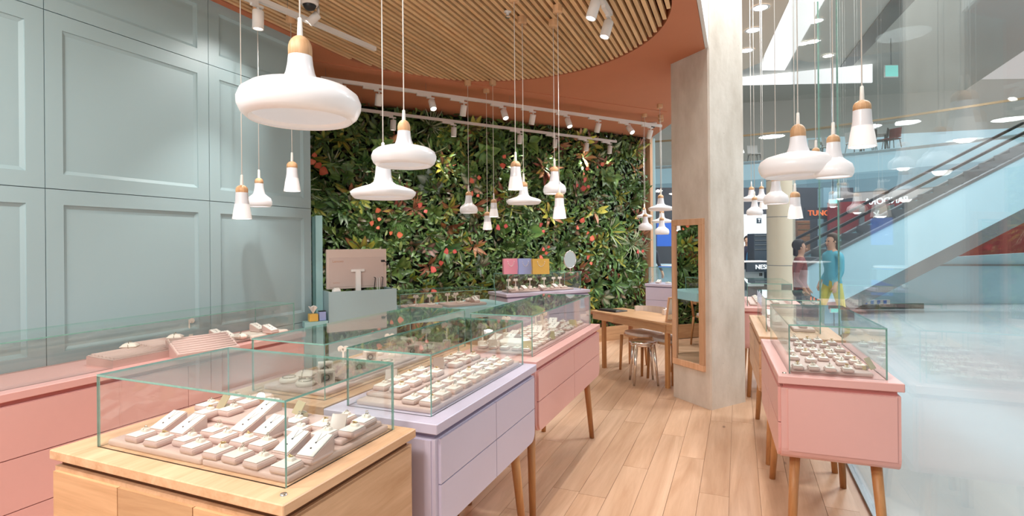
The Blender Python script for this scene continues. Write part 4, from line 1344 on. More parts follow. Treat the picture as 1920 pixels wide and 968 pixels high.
# paper bags and mirror on the lid of the back case
zlid = TOP + .262
def bag(label, px, w_, h, mt, py=514):
    v = at_z(px, py, zlid)
    t = thing('paper_bag', label, 'bag', (v.x, v.y, zlid), math.radians(36))
    d = .10
    b = MB()
    vs = [(-w_ / 2, -d / 2, 0), (w_ / 2, -d / 2, 0), (w_ / 2, d / 2, 0), (-w_ / 2, d / 2, 0), (-w_ / 2, -d * .38, h), (w_ / 2, -d * .38, h), (w_ / 2, d * .38, h), (-w_ / 2, d * .38, h)]
    gus = [(-w_ / 2 + .02, 0, h), (w_ / 2 - .02, 0, h), (-w_ / 2, 0, h * .35), (w_ / 2, 0, h * .35)]
    b.add(vs + gus, [(3, 2, 1, 0), (0, 1, 5, 4), (2, 3, 7, 6), (1, 11, 9, 5), (1, 2, 11), (11, 2, 6, 9), (3, 10, 8, 7), (0, 10, 3), (10, 0, 4, 8)])
    t = b.build('bag_body', mt, t)
    pts = [(w_ * .22 * math.cos(PI * k / 8), -d * .44, h * .86 - .075 * math.sin(PI * k / 8)) for k in range(9)]
    MB().path(pts, .0025, 5).build('handle', 'white', t)
bag('rose pink paper bag on the back glass case', 957, .20, .21, 'rose_bag')
bag('periwinkle blue paper bag between the pink and yellow ones', 984, .19, .21, 'blue_bag')
bag('honey yellow paper bag at the right of the three', 1013, .23, .205, 'gold_bag')
v = at_z(1069, 512, zlid)
t = thing('vanity_mirror', 'round vanity mirror on a stand on the back glass case', 'mirror', (v.x, v.y, zlid), .35)
MB().lathe([(.0005, 0), (.06, 0), (.058, .008), (.012, .016), (.0005, .016)], n=24).build('base', 'chrome', t)
MB().tube((0, 0, .014), (0, 0, .07), .006, n=10).build('stem', 'chrome', t)
R = Matrix.Rotation(.75, 3, 'Z') @ Matrix.Rotation(PI / 2, 3, 'X')
MB().torus((0, 0, .185), .118, .007, 36, 8, rot=R).build('rim', 'chrome', t)
MB().lathe([(.0005, -.003), (.114, -.003), (.114, .003), (.0005, .003)], (0, 0, .185), 36, R=R, smooth=False).build('mirror_glass', 'mirror', t)

# screen, seen from behind, in its teal box
sc0 = eo + ex * ((bx0 + bx1) / 2 - .012) + ey_ * .12
t = thing('computer_screen', 'blush grey computer screen seen from behind on the cash desk', 'monitor', (sc0.x, sc0.y, TOP), EZ)
sw_, sh_ = .575, .375
zb = .258
MB().rbox((0, .03, zb + sh_ / 2), (sw_, .035, sh_), .006, 2).build('casing', 'monitor', t); cas = COL.objects[-1]
MB().rbox((0, .011, zb + sh_ * .42), (sw_ - .05, .006, sh_ * .74), .002, 1).build('back_panel', 'monitor_panel', cas)
MB().box((0, -.005, .225), (.045, .03, .43)).build('stand_neck', 'white', t)
MB().rbox((0, 0, zb + .17), (.13, .02, .025), .004, 1).build('stand_hinge', 'white', t)
MB().rbox((0, .0, .006), (.26, .18, .012), .004, 1).build('stand_foot', 'white', t)
RX = Matrix.Rotation(PI / 2, 3, 'X')
text_obj('maker_lettering', 'Lenovo', .034, 'print_brown', cas, (-.185, .0075, zb + .262), RX, .0006)
text_obj('rating_lettering', 'ThinkVision', .014, 'print_brown', cas, (-.20, .0075, zb + .06), RX, .0005)
for x in (.16, .235):
    MB().path([(x, .006, zb + .10), (x + .006, -.012, zb + .095), (x - .004, -.014, zb + .02), (x - .01, -.01, .1)], .0035, 6).build('cable', 'black', t)
for x in (.185, .205):
    MB().path([(x, .006, zb + .095), (x, -.012, zb + .09), (x, -.012, .1)], .003, 6).build('cable', 'white', t)
sc1 = eo + ex * .84 + ey_ * .045
t = thing('scanner_arm', 'thin black gooseneck scanner beside the screen', 'scanner', (sc1.x, sc1.y, TOP), EZ)
MB().lathe([(.0005, 0), (.04, 0), (.036, .012), (.0005, .014)], n=20).build('base', 'black', t)
MB().path([(0, 0, .01), (.005, 0, .28), (.004, 0, .42), (-.02, 0, .49), (-.06, 0, .515)], .004, 7).build('gooseneck', 'black', t)
MB().rbox((-.075, 0, .517), (.035, .03, .022), .005, 2).build('scan_head', 'black', t)
sc2 = eo + ex * .325 + ey_ * .06
t = thing('receipt_printer', 'white receipt printer behind the teal screen box', 'printer', (sc2.x, sc2.y, TOP), EZ)
MB().rbox((0, 0, .135), (.075, .07, .27), .02, 3).build('housing', 'white', t)
MB().rbox((0, .0, .272), (.05, .04, .01), .003, 1).build('lid', 'white_matte', t)
# teal side screen post and tissue box on the shelf at the wall end
def eloc(x, y): return eo + ex * x + ey_ * y
pp = eloc(.20, .20)
t = thing('teal_screen_post', 'narrow teal upright screen between the teal wall and the planted wall', 'screen', (pp.x, pp.y, 0), EZ)
MB().box((0, 0, .94), (.062, .04, 1.88)).build('upright', 'teal', t)
MB().box((-.046, .01, .94), (.026, .03, 1.86)).build('dark_edge', 'teal_dark', t)
ps = eloc(.125, .02)
t = thing('wall_shelf', 'teal shelf between the wall end and the cash desk', 'shelf', (ps.x, ps.y, 0), EZ)
MB().box((0, 0, .895), (.20, .11, .05)).build('shelf_board', 'teal', t)
MB().box((0, .035, .435), (.18, .03, .87)).build('shelf_support', 'teal', t)
tp = eloc(.105, .01)
t = thing('tissue_box', 'tissue box with a raised tissue on the teal shelf', 'tissue box', (tp.x, tp.y, .921), EZ)
MB().rbox((0, 0, .033), (.075, .075, .066), .003, 1).build('box', 'gold_bag', t)
b = MB()
vs = [(0, 0, .064)]
for k in range(10):
    a = 2 * PI * k / 10
    r_ = .026 + .016 * (k % 2)
    vs.append((r_ * math.cos(a), r_ * math.sin(a), .125 + .02 * ((k * 7) % 3) / 3))
b.add(vs, [(0, k + 1, (k + 1) % 10 + 1) for k in range(10)])
b.build('tissue', 'white', t)
tp = eloc(.185, .02)
t = thing('supply_box', 'small blue box beside the tissues on the teal shelf', 'box', (tp.x, tp.y, .921), EZ)
MB().rbox((0, 0, .04), (.06, .06, .08), .003, 1).build('carton', 'blue_bag', t)
MB().rbox((0, 0, .083), (.062, .062, .006), .002, 1).build('lid', 'black', t)

# ================================================================ PLANTED WALL
rng = random.Random(21)
G1, G2, G3 = (.088, .19, .045), (.032, .085, .028), (.20, .33, .085)
YEL, CREAM, SILV = (.55, .50, .08), (.55, .58, .40), (.45, .56, .50)
RED, ORG, PNK, MAR = (.40, .10, .07), (.52, .27, .13), (.58, .34, .27), (.11, .04, .035)
COR = (.68, .10, .07)
def mixc(a, b, t): return tuple(a[i] * (1 - t) + b[i] * t for i in range(3))
class LB_(MB):
    def __init__(self):
        super().__init__(); self.c = []
    def leaf(self, base, d, n, l, wd, curl, ce, cm, seg=3, tip=None, fold=.25, shape=.45):
        """strip leaf with folded midrib: base point, direction, face normal, droop; edge and midrib colours"""
        d = d.normalized(); s = d.cross(n).normalized(); n = s.cross(d).normalized()
        o = len(self.v); p = Vector(base); ang = 0.0
        for k in range(seg + 1):
            t = k / seg
            wv = wd * .5 * math.sin(PI * min(1.0, t ** (shape * 1.6 + .2))) + (wd * .06 if k == 0 else 0)
            ca, sa = math.cos(ang), math.sin(ang)
            dd = d * ca - n * sa; nn = n * ca + d * sa
            col_e = ce if tip is None else mixc(ce, tip, t)
            if k == seg:
                self.v.append(tuple(p)); self.c.append(col_e)
            else:
                self.v += [tuple(p + s * wv + nn * wv * fold), tuple(p), tuple(p - s * wv + nn * wv * fold)]
                self.c += [col_e, cm, col_e]
            p = p + dd * (l / seg); ang += curl / seg
        for k in range(seg - 1):
            a = o + 3 * k
            self.f += [(a, a + 1, a + 4, a + 3), (a + 1, a + 2, a + 5, a + 4)]
        a = o + 3 * (seg - 1); e = o + 3 * seg
        self.f += [(a, a + 1, e), (a + 1, a + 2, e)]
        m_ = 2 * (seg - 1) + 2
        self.mi += [0] * m_; self.sm += [True] * m_
def rosette(n, l, wd, curl, cols, tilt=(.2, 1.0), seg=3, fold=.25, shape=.45, jit=.3):
    """leaves out of one crown; z points out of the wall"""
    b = LB_()
    for k in range(n):
        a = rng.uniform(0, 2 * PI) if k % 3 else 2 * PI * k / n + rng.uniform(-jit, jit)
        ti = rng.uniform(*tilt)
        d = Vector((math.cos(a) * math.cos(ti), math.sin(a) * math.cos(ti), math.sin(ti)))
        up = Vector((-math.cos(a) * math.sin(ti), -math.sin(a) * math.sin(ti), math.cos(ti)))
        ce, cm, tp = cols[rng.randrange(len(cols))]
        L_ = l * rng.uniform(.7, 1.15)
        b.leaf(Vector((0, 0, .01)) + d * .015, d, up, L_, wd * rng.uniform(.75, 1.15), curl * rng.uniform(.5, 1.3), ce, cm, seg, tp, fold, shape)
    return b
def fern():
    b = LB_()
    for k in range(9):
        a = 2 * PI * k / 9 + rng.uniform(-.2, .2); ti = rng.uniform(.3, .9)
        d = Vector((math.cos(a) * math.cos(ti), math.sin(a) * math.cos(ti), math.sin(ti)))
        up = Vector((-math.cos(a) * math.sin(ti), -math.sin(a) * math.sin(ti), math.cos(ti)))
        s = d.cross(up)
        L_ = rng.uniform(.17, .25); p = Vector((0, 0, .01)); ang = 0
        for j in range(11):
            dd = d * math.cos(ang) - up * math.sin(ang)
            wl_ = .06 * math.sin(PI * (j + 1.2) / 12.5) + .01
            for sg in (-1, 1):
                b.leaf(p, dd * .5 + s * sg, up, wl_, .014, .3, G1, G3, 2, None, .1)
            p = p + dd * (L_ / 11); ang += .1
    return b
def trailing():
    b = LB_()
    for k in range(22):
        x, y = rng.gauss(0, .07), rng.gauss(0, .09)
        a = -PI / 2 + rng.uniform(-1.2, 1.2)
        d = Vector((math.cos(a), math.sin(a), rng.uniform(-.1, .5)))
        b.leaf((x, y, rng.uniform(.01, .08)), d, Vector((0, 0.2, 1)), rng.uniform(.05, .085), .04, .6, G1, G3, 3)
    return b
SPECIES = {
    'croton': lambda: rosette(13, .20, .06, .5, [(G1, YEL, ORG), (G1, YEL, None), (MAR, ORG, RED), (G3, YEL, YEL)], (.15, .9), 4),
    'red_croton': lambda: rosette(12, .19, .048, .5, [(MAR, RED, None), (RED, ORG, MAR), (MAR, MAR, RED), (ORG, YEL, RED)], (.2, .9), 4),
    'philodendron': lambda: rosette(8, .16, .12, .7, [(G3, G1, None), (G1, G3, None)], (.2, .9), 4, .2, .3),
    'fern': fern,
    'spider_plant': lambda: rosette(24, .24, .018, 1.3, [(CREAM, G1, None), (G1, CREAM, None), (G3, CREAM, CREAM)], (.3, 1.2), 4),
    'peace_lily': lambda: rosette(14, .19, .055, .9, [(G2, G1, None), (G1, G2, None), (G2, G3, None)], (.2, 1.0), 4),
    'pothos': trailing,
    'calathea': lambda: rosette(9, .16, .08, .6, [(G2, SILV, None), (G1, CREAM, G2), (G2, PNK, None)], (.2, .9), 4, .15, .35),
    'bromeliad': lambda: rosette(13, .17, .034, .7, [(ORG, RED, YEL), (PNK, ORG, RED), (RED, ORG, ORG)], (.35, 1.1), 4),
    'dracaena': lambda: rosette(18, .25, .03, .8, [(G1, YEL, None), (G1, G3, None), (G2, CREAM, None)], (.2, 1.1), 4),
    'alocasia': lambda: rosette(5, .19, .12, .6, [(G2, SILV, None), (SILV, SILV, G2)], (.3, .8), 4, .15, .3),
    'schefflera': lambda: rosette(12, .14, .052, .5, [(G3, G1, None), (G1, YEL, None)], (.1, .7), 4),
}
wt = {'croton': 4.2, 'red_croton': 2.4, 'philodendron': 3.6, 'fern': 3.4, 'spider_plant': .7, 'peace_lily': 5.4, 'pothos': 4.2, 'calathea': 2.8, 'bromeliad': 1.2, 'dracaena': 1.6, 'alocasia': .7, 'schefflera': 3}
SPM = {}
for k_, fn_ in SPECIES.items():
    SPM[k_] = [fn_().mesh(k_, 'leaf') for _ in range(3 if wt[k_] > 2 else 2)]
wall_plants = thing('planted_wall', 'living wall of crotons, ferns and red anthuriums across the back', 'green wall', (W0.x, W0.y, 0), PHI)
# wall frame: x along the wall, -y out of the wall towards the room, z up
def wall_rot(spin, lean=0.0):
    # local plant z -> -y of the wall
    return (Matrix.Rotation(PI / 2 + lean, 3, 'X') @ Matrix.Rotation(spin, 3, 'Z')).to_4x4()
keys = list(wt); ws = [wt[k] for k in keys]
NX, NZ = 24, 11
x_lo, x_hi, z_lo, z_hi = -5.05, .72, .26, 3.36
n_p = 0
for i in range(NX):
    for j in range(NZ):
        x = x_lo + (i + .5 + rng.uniform(-.4, .4)) * (x_hi - x_lo) / NX
        z = z_lo + (j + .5 + rng.uniform(-.4, .4)) * (z_hi - z_lo) / NZ
        k_ = rng.choices(keys, ws)[0]
        o = bpy.data.objects.new(k_, rng.choice(SPM[k_])); COL.objects.link(o)
        o.parent = wall_plants
        s = rng.uniform(.9, 1.45)
        o.matrix_local = Matrix.Translation((x, rng.uniform(-.04, .03), z)) @ wall_rot(rng.uniform(0, 2 * PI), rng.uniform(-.2, .8)) @ Matrix.Scale(s, 4)
        n_p += 1
# anthurium flowers where the photograph shows red ones
def spathe():
    b = LB_()
    for a0, s in ((.4, 1.0), (2.9, .7)):
        d = Vector((math.cos(a0), math.sin(a0), .5))
        b.leaf(Vector((math.cos(a0) * .03, math.sin(a0) * .03, .1)), d, Vector((0, 0, 1)), .075 * s, .078 * s, .3, COR, (.8, .2, .12), 4, None, .1, .3)
    return b
FLO = [spathe().mesh('anthurium_flower', 'leaf') for _ in range(3)]
def on_wall(px, py, off=.16):
    r = ray(px, py)
    p0 = W0 + WN * off
    v = CAM + r * ((p0 - CAM).dot(WN) / r.dot(WN))
    q_ = v - W0
    return q_.dot(WD), -off, v.z
for px, py in ((588, 300), (590, 314), (711, 402), (704, 420), (738, 440), (793, 388), (888, 332), (890, 362), (938, 300), (938, 421), (1097, 322), (1098, 342), (1123, 312), (1083, 352), (1084, 421), (1101, 442), (1022, 462), (1016, 475), (1104, 486), (1198, 468), (815, 494), (843, 467), (1016, 426)):
    o = bpy.data.objects.new('anthurium_flower', rng.choice(FLO)); COL.objects.link(o)
    o.parent = wall_plants
    x, y, z = on_wall(px, py)
    o.matrix_local = Matrix.Translation((x, y + .08, z)) @ wall_rot(rng.uniform(0, 6), .1) @ Matrix.Scale(rng.uniform(.95, 1.35) * (1.25 if px < 600 else 1), 4)
# small filling leaves between them
fb_ = LB_()
for k in range(12000):
    x = rng.uniform(x_lo - .2, x_hi); z = rng.uniform(.12, 3.44)
    a = rng.uniform(0, 2 * PI); ti = rng.uniform(-.1, .9)
    d = Vector((math.cos(a) * math.cos(ti), -math.sin(ti), math.sin(a) * math.cos(ti) - .3))
    c1_ = rng.choice((G1, G2, G2, G2, G2, MAR, G1, mixc(G1, YEL, .3)))
    fb_.leaf((x, rng.uniform(-.09, .06), z), d, Vector((rng.uniform(-.4, .4), -1, .4)), rng.uniform(.07, .15), rng.uniform(.025, .055), rng.uniform(.2, 1), c1_, mixc(c1_, G3, .5), 3)
o = fb_.build('filling_foliage', 'leaf', wall_plants); o['kind'] = 'stuff'
# oak planter along its foot
q_ = W0 + WN * .10 + WD * -1.9
t = thing('planter_box', 'long oak planter box along the foot of the planted wall', 'planter', (q_.x, q_.y, 0), PHI)
MB().box((0, -.10, .115), (5.2, .025, .23)).build('front_board', 'oak_x', t)
MB().box((2.6, .02, .115), (.025, .24, .23)).build('end_board', 'oak_x', t)
MB().box((0, .02, .10), (5.16, .2, .2)).build('soil', 'moss', t)

# ================================================================ THE MALL OUTSIDE
# stone column
v = at_d(1465, 540, 11.2)
t = thing('stone_column', 'round beige stone column standing in the mall beyond the glass', 'column', (v.x, v.y, 0)); t['kind'] = 'structure'
MB().lathe([(.27, 0), (.27, 2.9)], n=36).build('shaft', 'stone_column', t)
for z in (.04, 1.1, 2.1, 2.86):
    MB().lathe([(.272, z), (.274, z + .006), (.272, z + .012)], n=36).build('joint_ring', 'steel_grey', t)
# gallery of the upper floor with its balustrade
gp = [(1100, 300, 23.5), (1395, 293, 21.5), (1512, 292, 20.5), (1679, 289, 18.6), (1990, 280, 15.6)]
def ribbon(pts, top_off, bot_off, th, name, mt, parent):
    b = MB()
    base = [at_d(*q) for q in pts]
    z0 = sum(v.z for v in base) / len(base)
    for p, q in zip(base[:-1], base[1:]):
        d = (q - p); d.z = 0
        n = d.cross(UP).normalized() * -th
        vs = [(p.x, p.y, z0 + bot_off), (q.x, q.y, z0 + bot_off), (q.x, q.y, z0 + top_off), (p.x, p.y, z0 + top_off)]
        vs += [(x + n.x, y + n.y, z) for x, y, z in vs]
        b.add(vs, [(0, 1, 2, 3), (7, 6, 5, 4), (0, 4, 5, 1), (3, 2, 6, 7), (0, 3, 7, 4), (1, 5, 6, 2)])
    return b.build(name, mt, parent)
gal = thing('upper_gallery', 'pale blue edge of the upper floor gallery with a brass handrail', 'gallery'); gal['kind'] = 'structure'
gz = sum(at_d(*q).z for q in gp) / len(gp)
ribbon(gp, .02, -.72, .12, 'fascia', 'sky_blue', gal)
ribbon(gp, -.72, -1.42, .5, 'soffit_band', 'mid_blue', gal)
ribbon(gp, 1.02, .02, .02, 'balustrade_glass', 'shop_glass', gal)
ribbon(gp, 1.10, 1.03, .07, 'handrail', 'brass', gal)
b = MB()
base = [at_d(*q) for q in gp]
back = [v + FWD * 6 for v in base]
pl = [(v.x, v.y) for v in base] + [(v.x, v.y) for v in back[::-1]]
b.prism(pl, gz - .1, gz)
b.build('gallery_floor', 'mall_grey', gal)
# pale blue glowing wall behind the gallery
struct('wall_mall_gallery', upright(1340, 1990, 268, 300, 236, 292, 26.5, 19.5), 'pale_blue_glow')
# tables and chairs up there
def cafe_chair(v, rz, mt, label, group):
    t = thing('cafe_chair', label, 'chair', (v.x, v.y, gz), rz, group)
    MB().rbox((0, 0, .45), (.42, .42, .04), .012, 2).build('seat', mt, t)
    MB().rbox((0, .2, .68), (.42, .03, .36), .012, 2, Matrix.Rotation(-.15, 3, 'X')).build('backrest', mt, t)
    for x in (-.17, .17):
        for y in (-.17, .17):
            MB().tube((x * 1.3, y * 1.3, 0), (x, y, .44), .014, .016, 6).build('leg', 'steel_grey', t)
    return t
proto_c = {}
for k, (px, d, mt) in enumerate(((1528, 20.8, 'white'), (1556, 20.4, 'white'), (1602, 19.7, 'white'), (1628, 19.4, 'black'), (1652, 19.2, 'black'), (1672, 18.9, 'red_panel'), (1414, 22.0, 'white'))):
    v = at_d(px, 290, d + .35)
    lab = ('white chair furthest left at the gallery glass', 'second white chair at the gallery glass', 'white chair in the middle of the gallery', 'black chair right of the white ones on the gallery', 'black chair further right on the gallery', 'red chair at the right end of the gallery', 'white chair at the far left end of the gallery')[k]
    cafe_chair(v, k * 1.1, mt, lab, None)
for k, (px, d) in enumerate(((1542, 20.9), (1615, 19.9), (1660, 19.3))):
    v = at_d(px, 290, d + .6)
    t = thing('cafe_table', ('cafe table left on the gallery', 'cafe table in the middle of the gallery', 'cafe table right on the gallery')[k], 'table', (v.x, v.y, gz))
    MB().rbox((0, 0, .73), (.7, .7, .03), .01, 2).build('tabletop', 'white', t)
    MB().tube((0, 0, .02), (0, 0, .72), .03, n=8).build('pillar', 'steel_grey', t)
    MB().lathe([(.0005, 0), (.22, 0), (.2, .02), (.0005, .025)], n=16).build('foot', 'steel_grey', t)
# escalator rising to the right
ea, eb = at_d(1500, 505, 11.6), at_d(1990, 255, 11.6)
esc = thing('escalator', 'escalator with pale blue cladding rising to the right beyond the glass', 'escalator', (0, 0, 0))
ed = Vector((RGT.x, RGT.y, 0)); en = Vector((-ed.y, ed.x, 0))
L0 = (Vector((ea.x, ea.y, 0)))
run = (eb - ea).dot(ed); rise = eb.z - ea.z
def esc_panel(prof, off0, off1, name, mt):
    """prof = (along, z) outline"""
    b = MB()
    n = len(prof)
    vs = [L0 + ed * a + en * off0 + UP * z for a, z in prof] + [L0 + ed * a + en * off1 + UP * z for a, z in prof]
    fs = [tuple(range(n)), tuple(range(2 * n - 1, n - 1, -1))] + [(i, n + i, n + (i + 1) % n, (i + 1) % n) for i in range(n)]
    return b.add(vs, fs).build(name, mt, esc)
z0 = ea.z; sl = rise / run
for k, off in enumerate((0, .85)):
    esc_panel([(0, z0), (run, z0 + rise), (run, z0 + rise - 1.15), (.9, z0 - 1.15 + .9 * sl), (0, z0 - .75)], off, off + .06, 'cladding_panel', 'sky_blue')
    esc_panel([(0, z0 + .03), (run, z0 + rise + .03), (run, z0 + rise - .03), (0, z0 - .03)], off - .02, off + .08, 'skirt_rail', 'steel_grey')
    esc_panel([(0, z0 + .04), (run, z0 + rise + .04), (run, z0 + rise + .44), (0, z0 + .44)], off + .02, off + .032, 'balustrade_glass', 'shop_glass')
    esc_panel([(-.05, z0 + .42), (run, z0 + rise + .44), (run, z0 + rise + .50), (-.05, z0 + .48)], off - .01, off + .06, 'handrail', 'rubber')
esc_panel([(.9, z0 - 1.15 + .9 * sl), (run, z0 + rise - 1.15), (run, z0 + rise - 1.45), (1.1, z0 - 1.45 + 1.1 * sl)], -.01, .92, 'truss_soffit', 'steel_grey')
nst = 16
for k in range(nst):
    a = run * (k + .5) / nst
    z = z0 + rise * (k + .5) / nst - .12
    v = L0 + ed * a + en * .455
    MB().box((v.x, v.y, z), (run / nst, .78, .2), YAW).build('step', 'steel_grey', esc)
struct('wall_mall_blue', upright(1520, 2000, 497, 640, 470, 640, 13.4, 13.4), 'sky_blue')
struct('trim_4', upright(1560, 2000, 495.5, 499, 495.5, 499, 13.3, 13.3, .04), 'steel_grey')
# shop fronts behind
struct('wall_mall_red', upright(1555, 2000, 380, 500, 360, 500, 15.2, 15.2), 'red_panel')
for px in (1612, 1640, 1668, 1700, 1735):
    struct('trim_%d' % (5 + (px - 1612) // 28), upright(px, px + 9, 385, 500, 383, 500, 15.0, 15.0, .05), 'steel_grey')
struct('wall_mall_shop', upright(1140, 1600, 352, 600, 352, 590, 19.0, 17.0), 'dark')
struct('wall_mall_pier', upright(1544, 1575, 352, 600, 352, 600, 15.6, 15.6, .3), 'mid_blue')
# leaf decoration and white flower on the red front
v = at_d(1655, 395, 15.0)
t = thing('leaf_decal', 'green fern leaf with a white flower shape on the red shop front', 'decoration', v, YAW)
b = MB()
for k in range(9):
    for s in (-1, 1):
        x = -.14 + k * .042
        R = Matrix.Rotation(s * .9, 3, 'Y')
        b.box((x, 0, .03 + s * .06), (.012, .006, .12), R=Matrix.Rotation(s * -.6, 3, 'Y'))
b.tube((-.18, 0, .03), (.26, 0, .03), .008, n=5)
b.build('fern_leaf', 'leaf_green', t)
b = MB()
for k in range(5):
    a = 2 * PI * k / 5
    b.box((-.16 + .07 * math.cos(a), -.01, -.12 + .07 * math.sin(a)), (.12, .006, .035), R=Matrix.Rotation(-a, 3, 'Y'))
b.build('flower_shape', 'white', t)
# lettering
RXY = Matrix.Rotation(YAW, 3, 'Z') @ Matrix.Rotation(PI / 2, 3, 'X')
RM = RXY @ Matrix.Scale(-1, 3, Vector((1, 0, 0)))
def sign(name, label, txt, px, py, d, hpx, mt, R=RXY, board=None, tilt=0, bw_=None):
    v = at_d(px, py, d)
    t = thing(name, label, 'sign', v)
    size = hpx / FPX * d / .70
    o = text_obj('lettering', txt, size, mt, t, (0, 0, 0), R @ Matrix.Rotation(tilt, 3, 'Z'), .012)
    if board:
        wd_ = bw_ / FPX * d
        MB().box((0, 0, 0), (wd_, .05, size * 1.5), YAW).build('board', board, t, tuple(FWD * .06))
    return t
sign('shop_sign', 'white lettered sign on a dark kiosk front behind the column', 'NESPRESSO', 1446, 501, 12.6, 8.2, 'letter_white', board='steel_dark', bw_=90)
sign('shop_sign', 'lit orange lettering on the dark shop front', 'TUNCS', 1538, 400, 15.46, 10, 'lit_orange', board='dark', bw_=54)
sign('shop_sign', 'white lettering seen mirrored through the storefront glass', 'PANDORA', 1662, 377, 14.95, 12, 'letter_white', R=RM, tilt=-.05)
# exit lights
for px, py, d, wd_, hh, lab in ((1672, 133, 17.0, 26, 24, 'pale green lit exit sign at the upper right'), (1563, 378, 15.13, 15, 8, 'green lit exit sign under the gallery')):
    v = at_d(px, py, d)
    t = thing('exit_sign', lab, 'sign', v, YAW)
    MB().rbox((0, .03, 0), (wd_ / FPX * d, .05, hh / FPX * d), .01, 1).build('case', 'white', t)
    MB().box((0, -.001, 0), (wd_ / FPX * d * .9, .012, hh / FPX * d * .85)).build('lit_face', 'lit_green', t)
    MB().tube((0, .03, hh / FPX * d * .5), (0, .03, 8.0 - v.z if px > 1600 else 3.9), .015, n=6).build('rod', 'steel_grey', t)
# kiosk in front of the column
v0, v1 = at_d(1392, 600, 12.7), at_d(1444, 600, 12.7)
v = (v0 + v1) / 2
t = thing('coffee_kiosk', 'dark coffee kiosk counter with a pale front panel behind the column', 'kiosk', (v.x - .12, v.y, 0), YAW)
MB().rbox((0, .35, .55), (1.05, .6, 1.1), .01, 1).build('counter_body', 'steel_dark', t)
MB().rbox((0, .35, 1.115), (1.12, .68, .03), .005, 1).build('counter_top', 'white', t)
MB().box((.02, .03, .74), (.62, .04, .40)).build('front_panel', 'pale_front', t)
for x in (.23, .27):
    for z in (.80, .835):
        MB().box((x, .005, z), (.03, .012, .028)).build('emblem_square', 'black', t)
# glowing wall for a bright shop behind the kiosk
struct('wall_mall_lit', upright(1392, 1440, 402, 560, 402, 560, 16.0, 16.0), 'shop_glow')
v = at_d(1423, 414, 15.8)
t = thing('hanging_sign', 'small dark square sign with a white T in the bright shop', 'sign', v, YAW)
MB().rbox((0, 0, 0), (.14, .03, .16), .008, 1).build('board', 'steel_dark', t)
text_obj('letter', 'T', .14, 'letter_white', t, (0, -.018, 0), RX, .002)
for px, py, wpx, hpx, mt, lab in ((1428, 455, 28, 34, 'steel_dark', 'dark shelving unit inside the bright shop'), (1507, 436, 24, 44, 'shop_warm', 'copper coloured stacked goods on a display tower'), (1528, 500, 26, 40, 'steel_dark', 'dark display cabinet beyond the glass'), (1496, 505, 18, 24, 'mid_blue', 'grey blue cabinet beside the dark display cabinet')):
    v = at_d(px, py, 13.6); sx = wpx / FPX * 13.6; sz_ = hpx / FPX * 13.6
    ztop = v.z + sz_ / 2
    t = thing('shop_display', lab, 'display', (v.x, v.y, 0), YAW)
    MB().rbox((0, .2, ztop / 2), (sx, .4, ztop), .01, 1).build('carcass', mt, t)
    for k in range(4):
        MB().box((0, -.005, ztop - sz_ * (k + .5) / 4), (sx * .92, .02, .02)).build('shelf_edge', 'brass' if mt == 'shop_warm' else 'steel_grey', t)
# left gap: blue shop, post
struct('wall_mall_blue_shop', upright(1232, 1262, 418, 462, 418, 462, 16.5, 16.5), 'strong_blue')
v = at_d(1243, 530, 14.0)
t = thing('round_table_display', 'round white and blue display counter left of the column', 'counter', (v.x, v.y, 0))
MB().lathe([(.0005, 1.02), (.42, 1.02), (.42, .98), (.38, .98), (.38, 0)], n=28).build('counter_body', 'sky_blue', t)
MB().lathe([(.43, .985), (.44, 1.0), (.43, 1.03)], n=28).build('rim', 'white', t)
# low banner by the floor
v0 = at_d(1643, 580, 12.6)
t = thing('floor_banner', 'low blue and white banner strip along the mall floor', 'banner', (v0.x, v0.y, 0), YAW)
MB().box((0, 0, .06), (2.2, .05, .12)).build('plinth', 'rubber', t)
MB().box((-.1, -.02, .16), (.8, .03, .10)).build('banner_face', 'white', t)
for k in range(5):
    MB().box((-.42 + .15 * k, -.04, .16), (.07, .01, .085)).build('blue_patch', 'strong_blue', t)

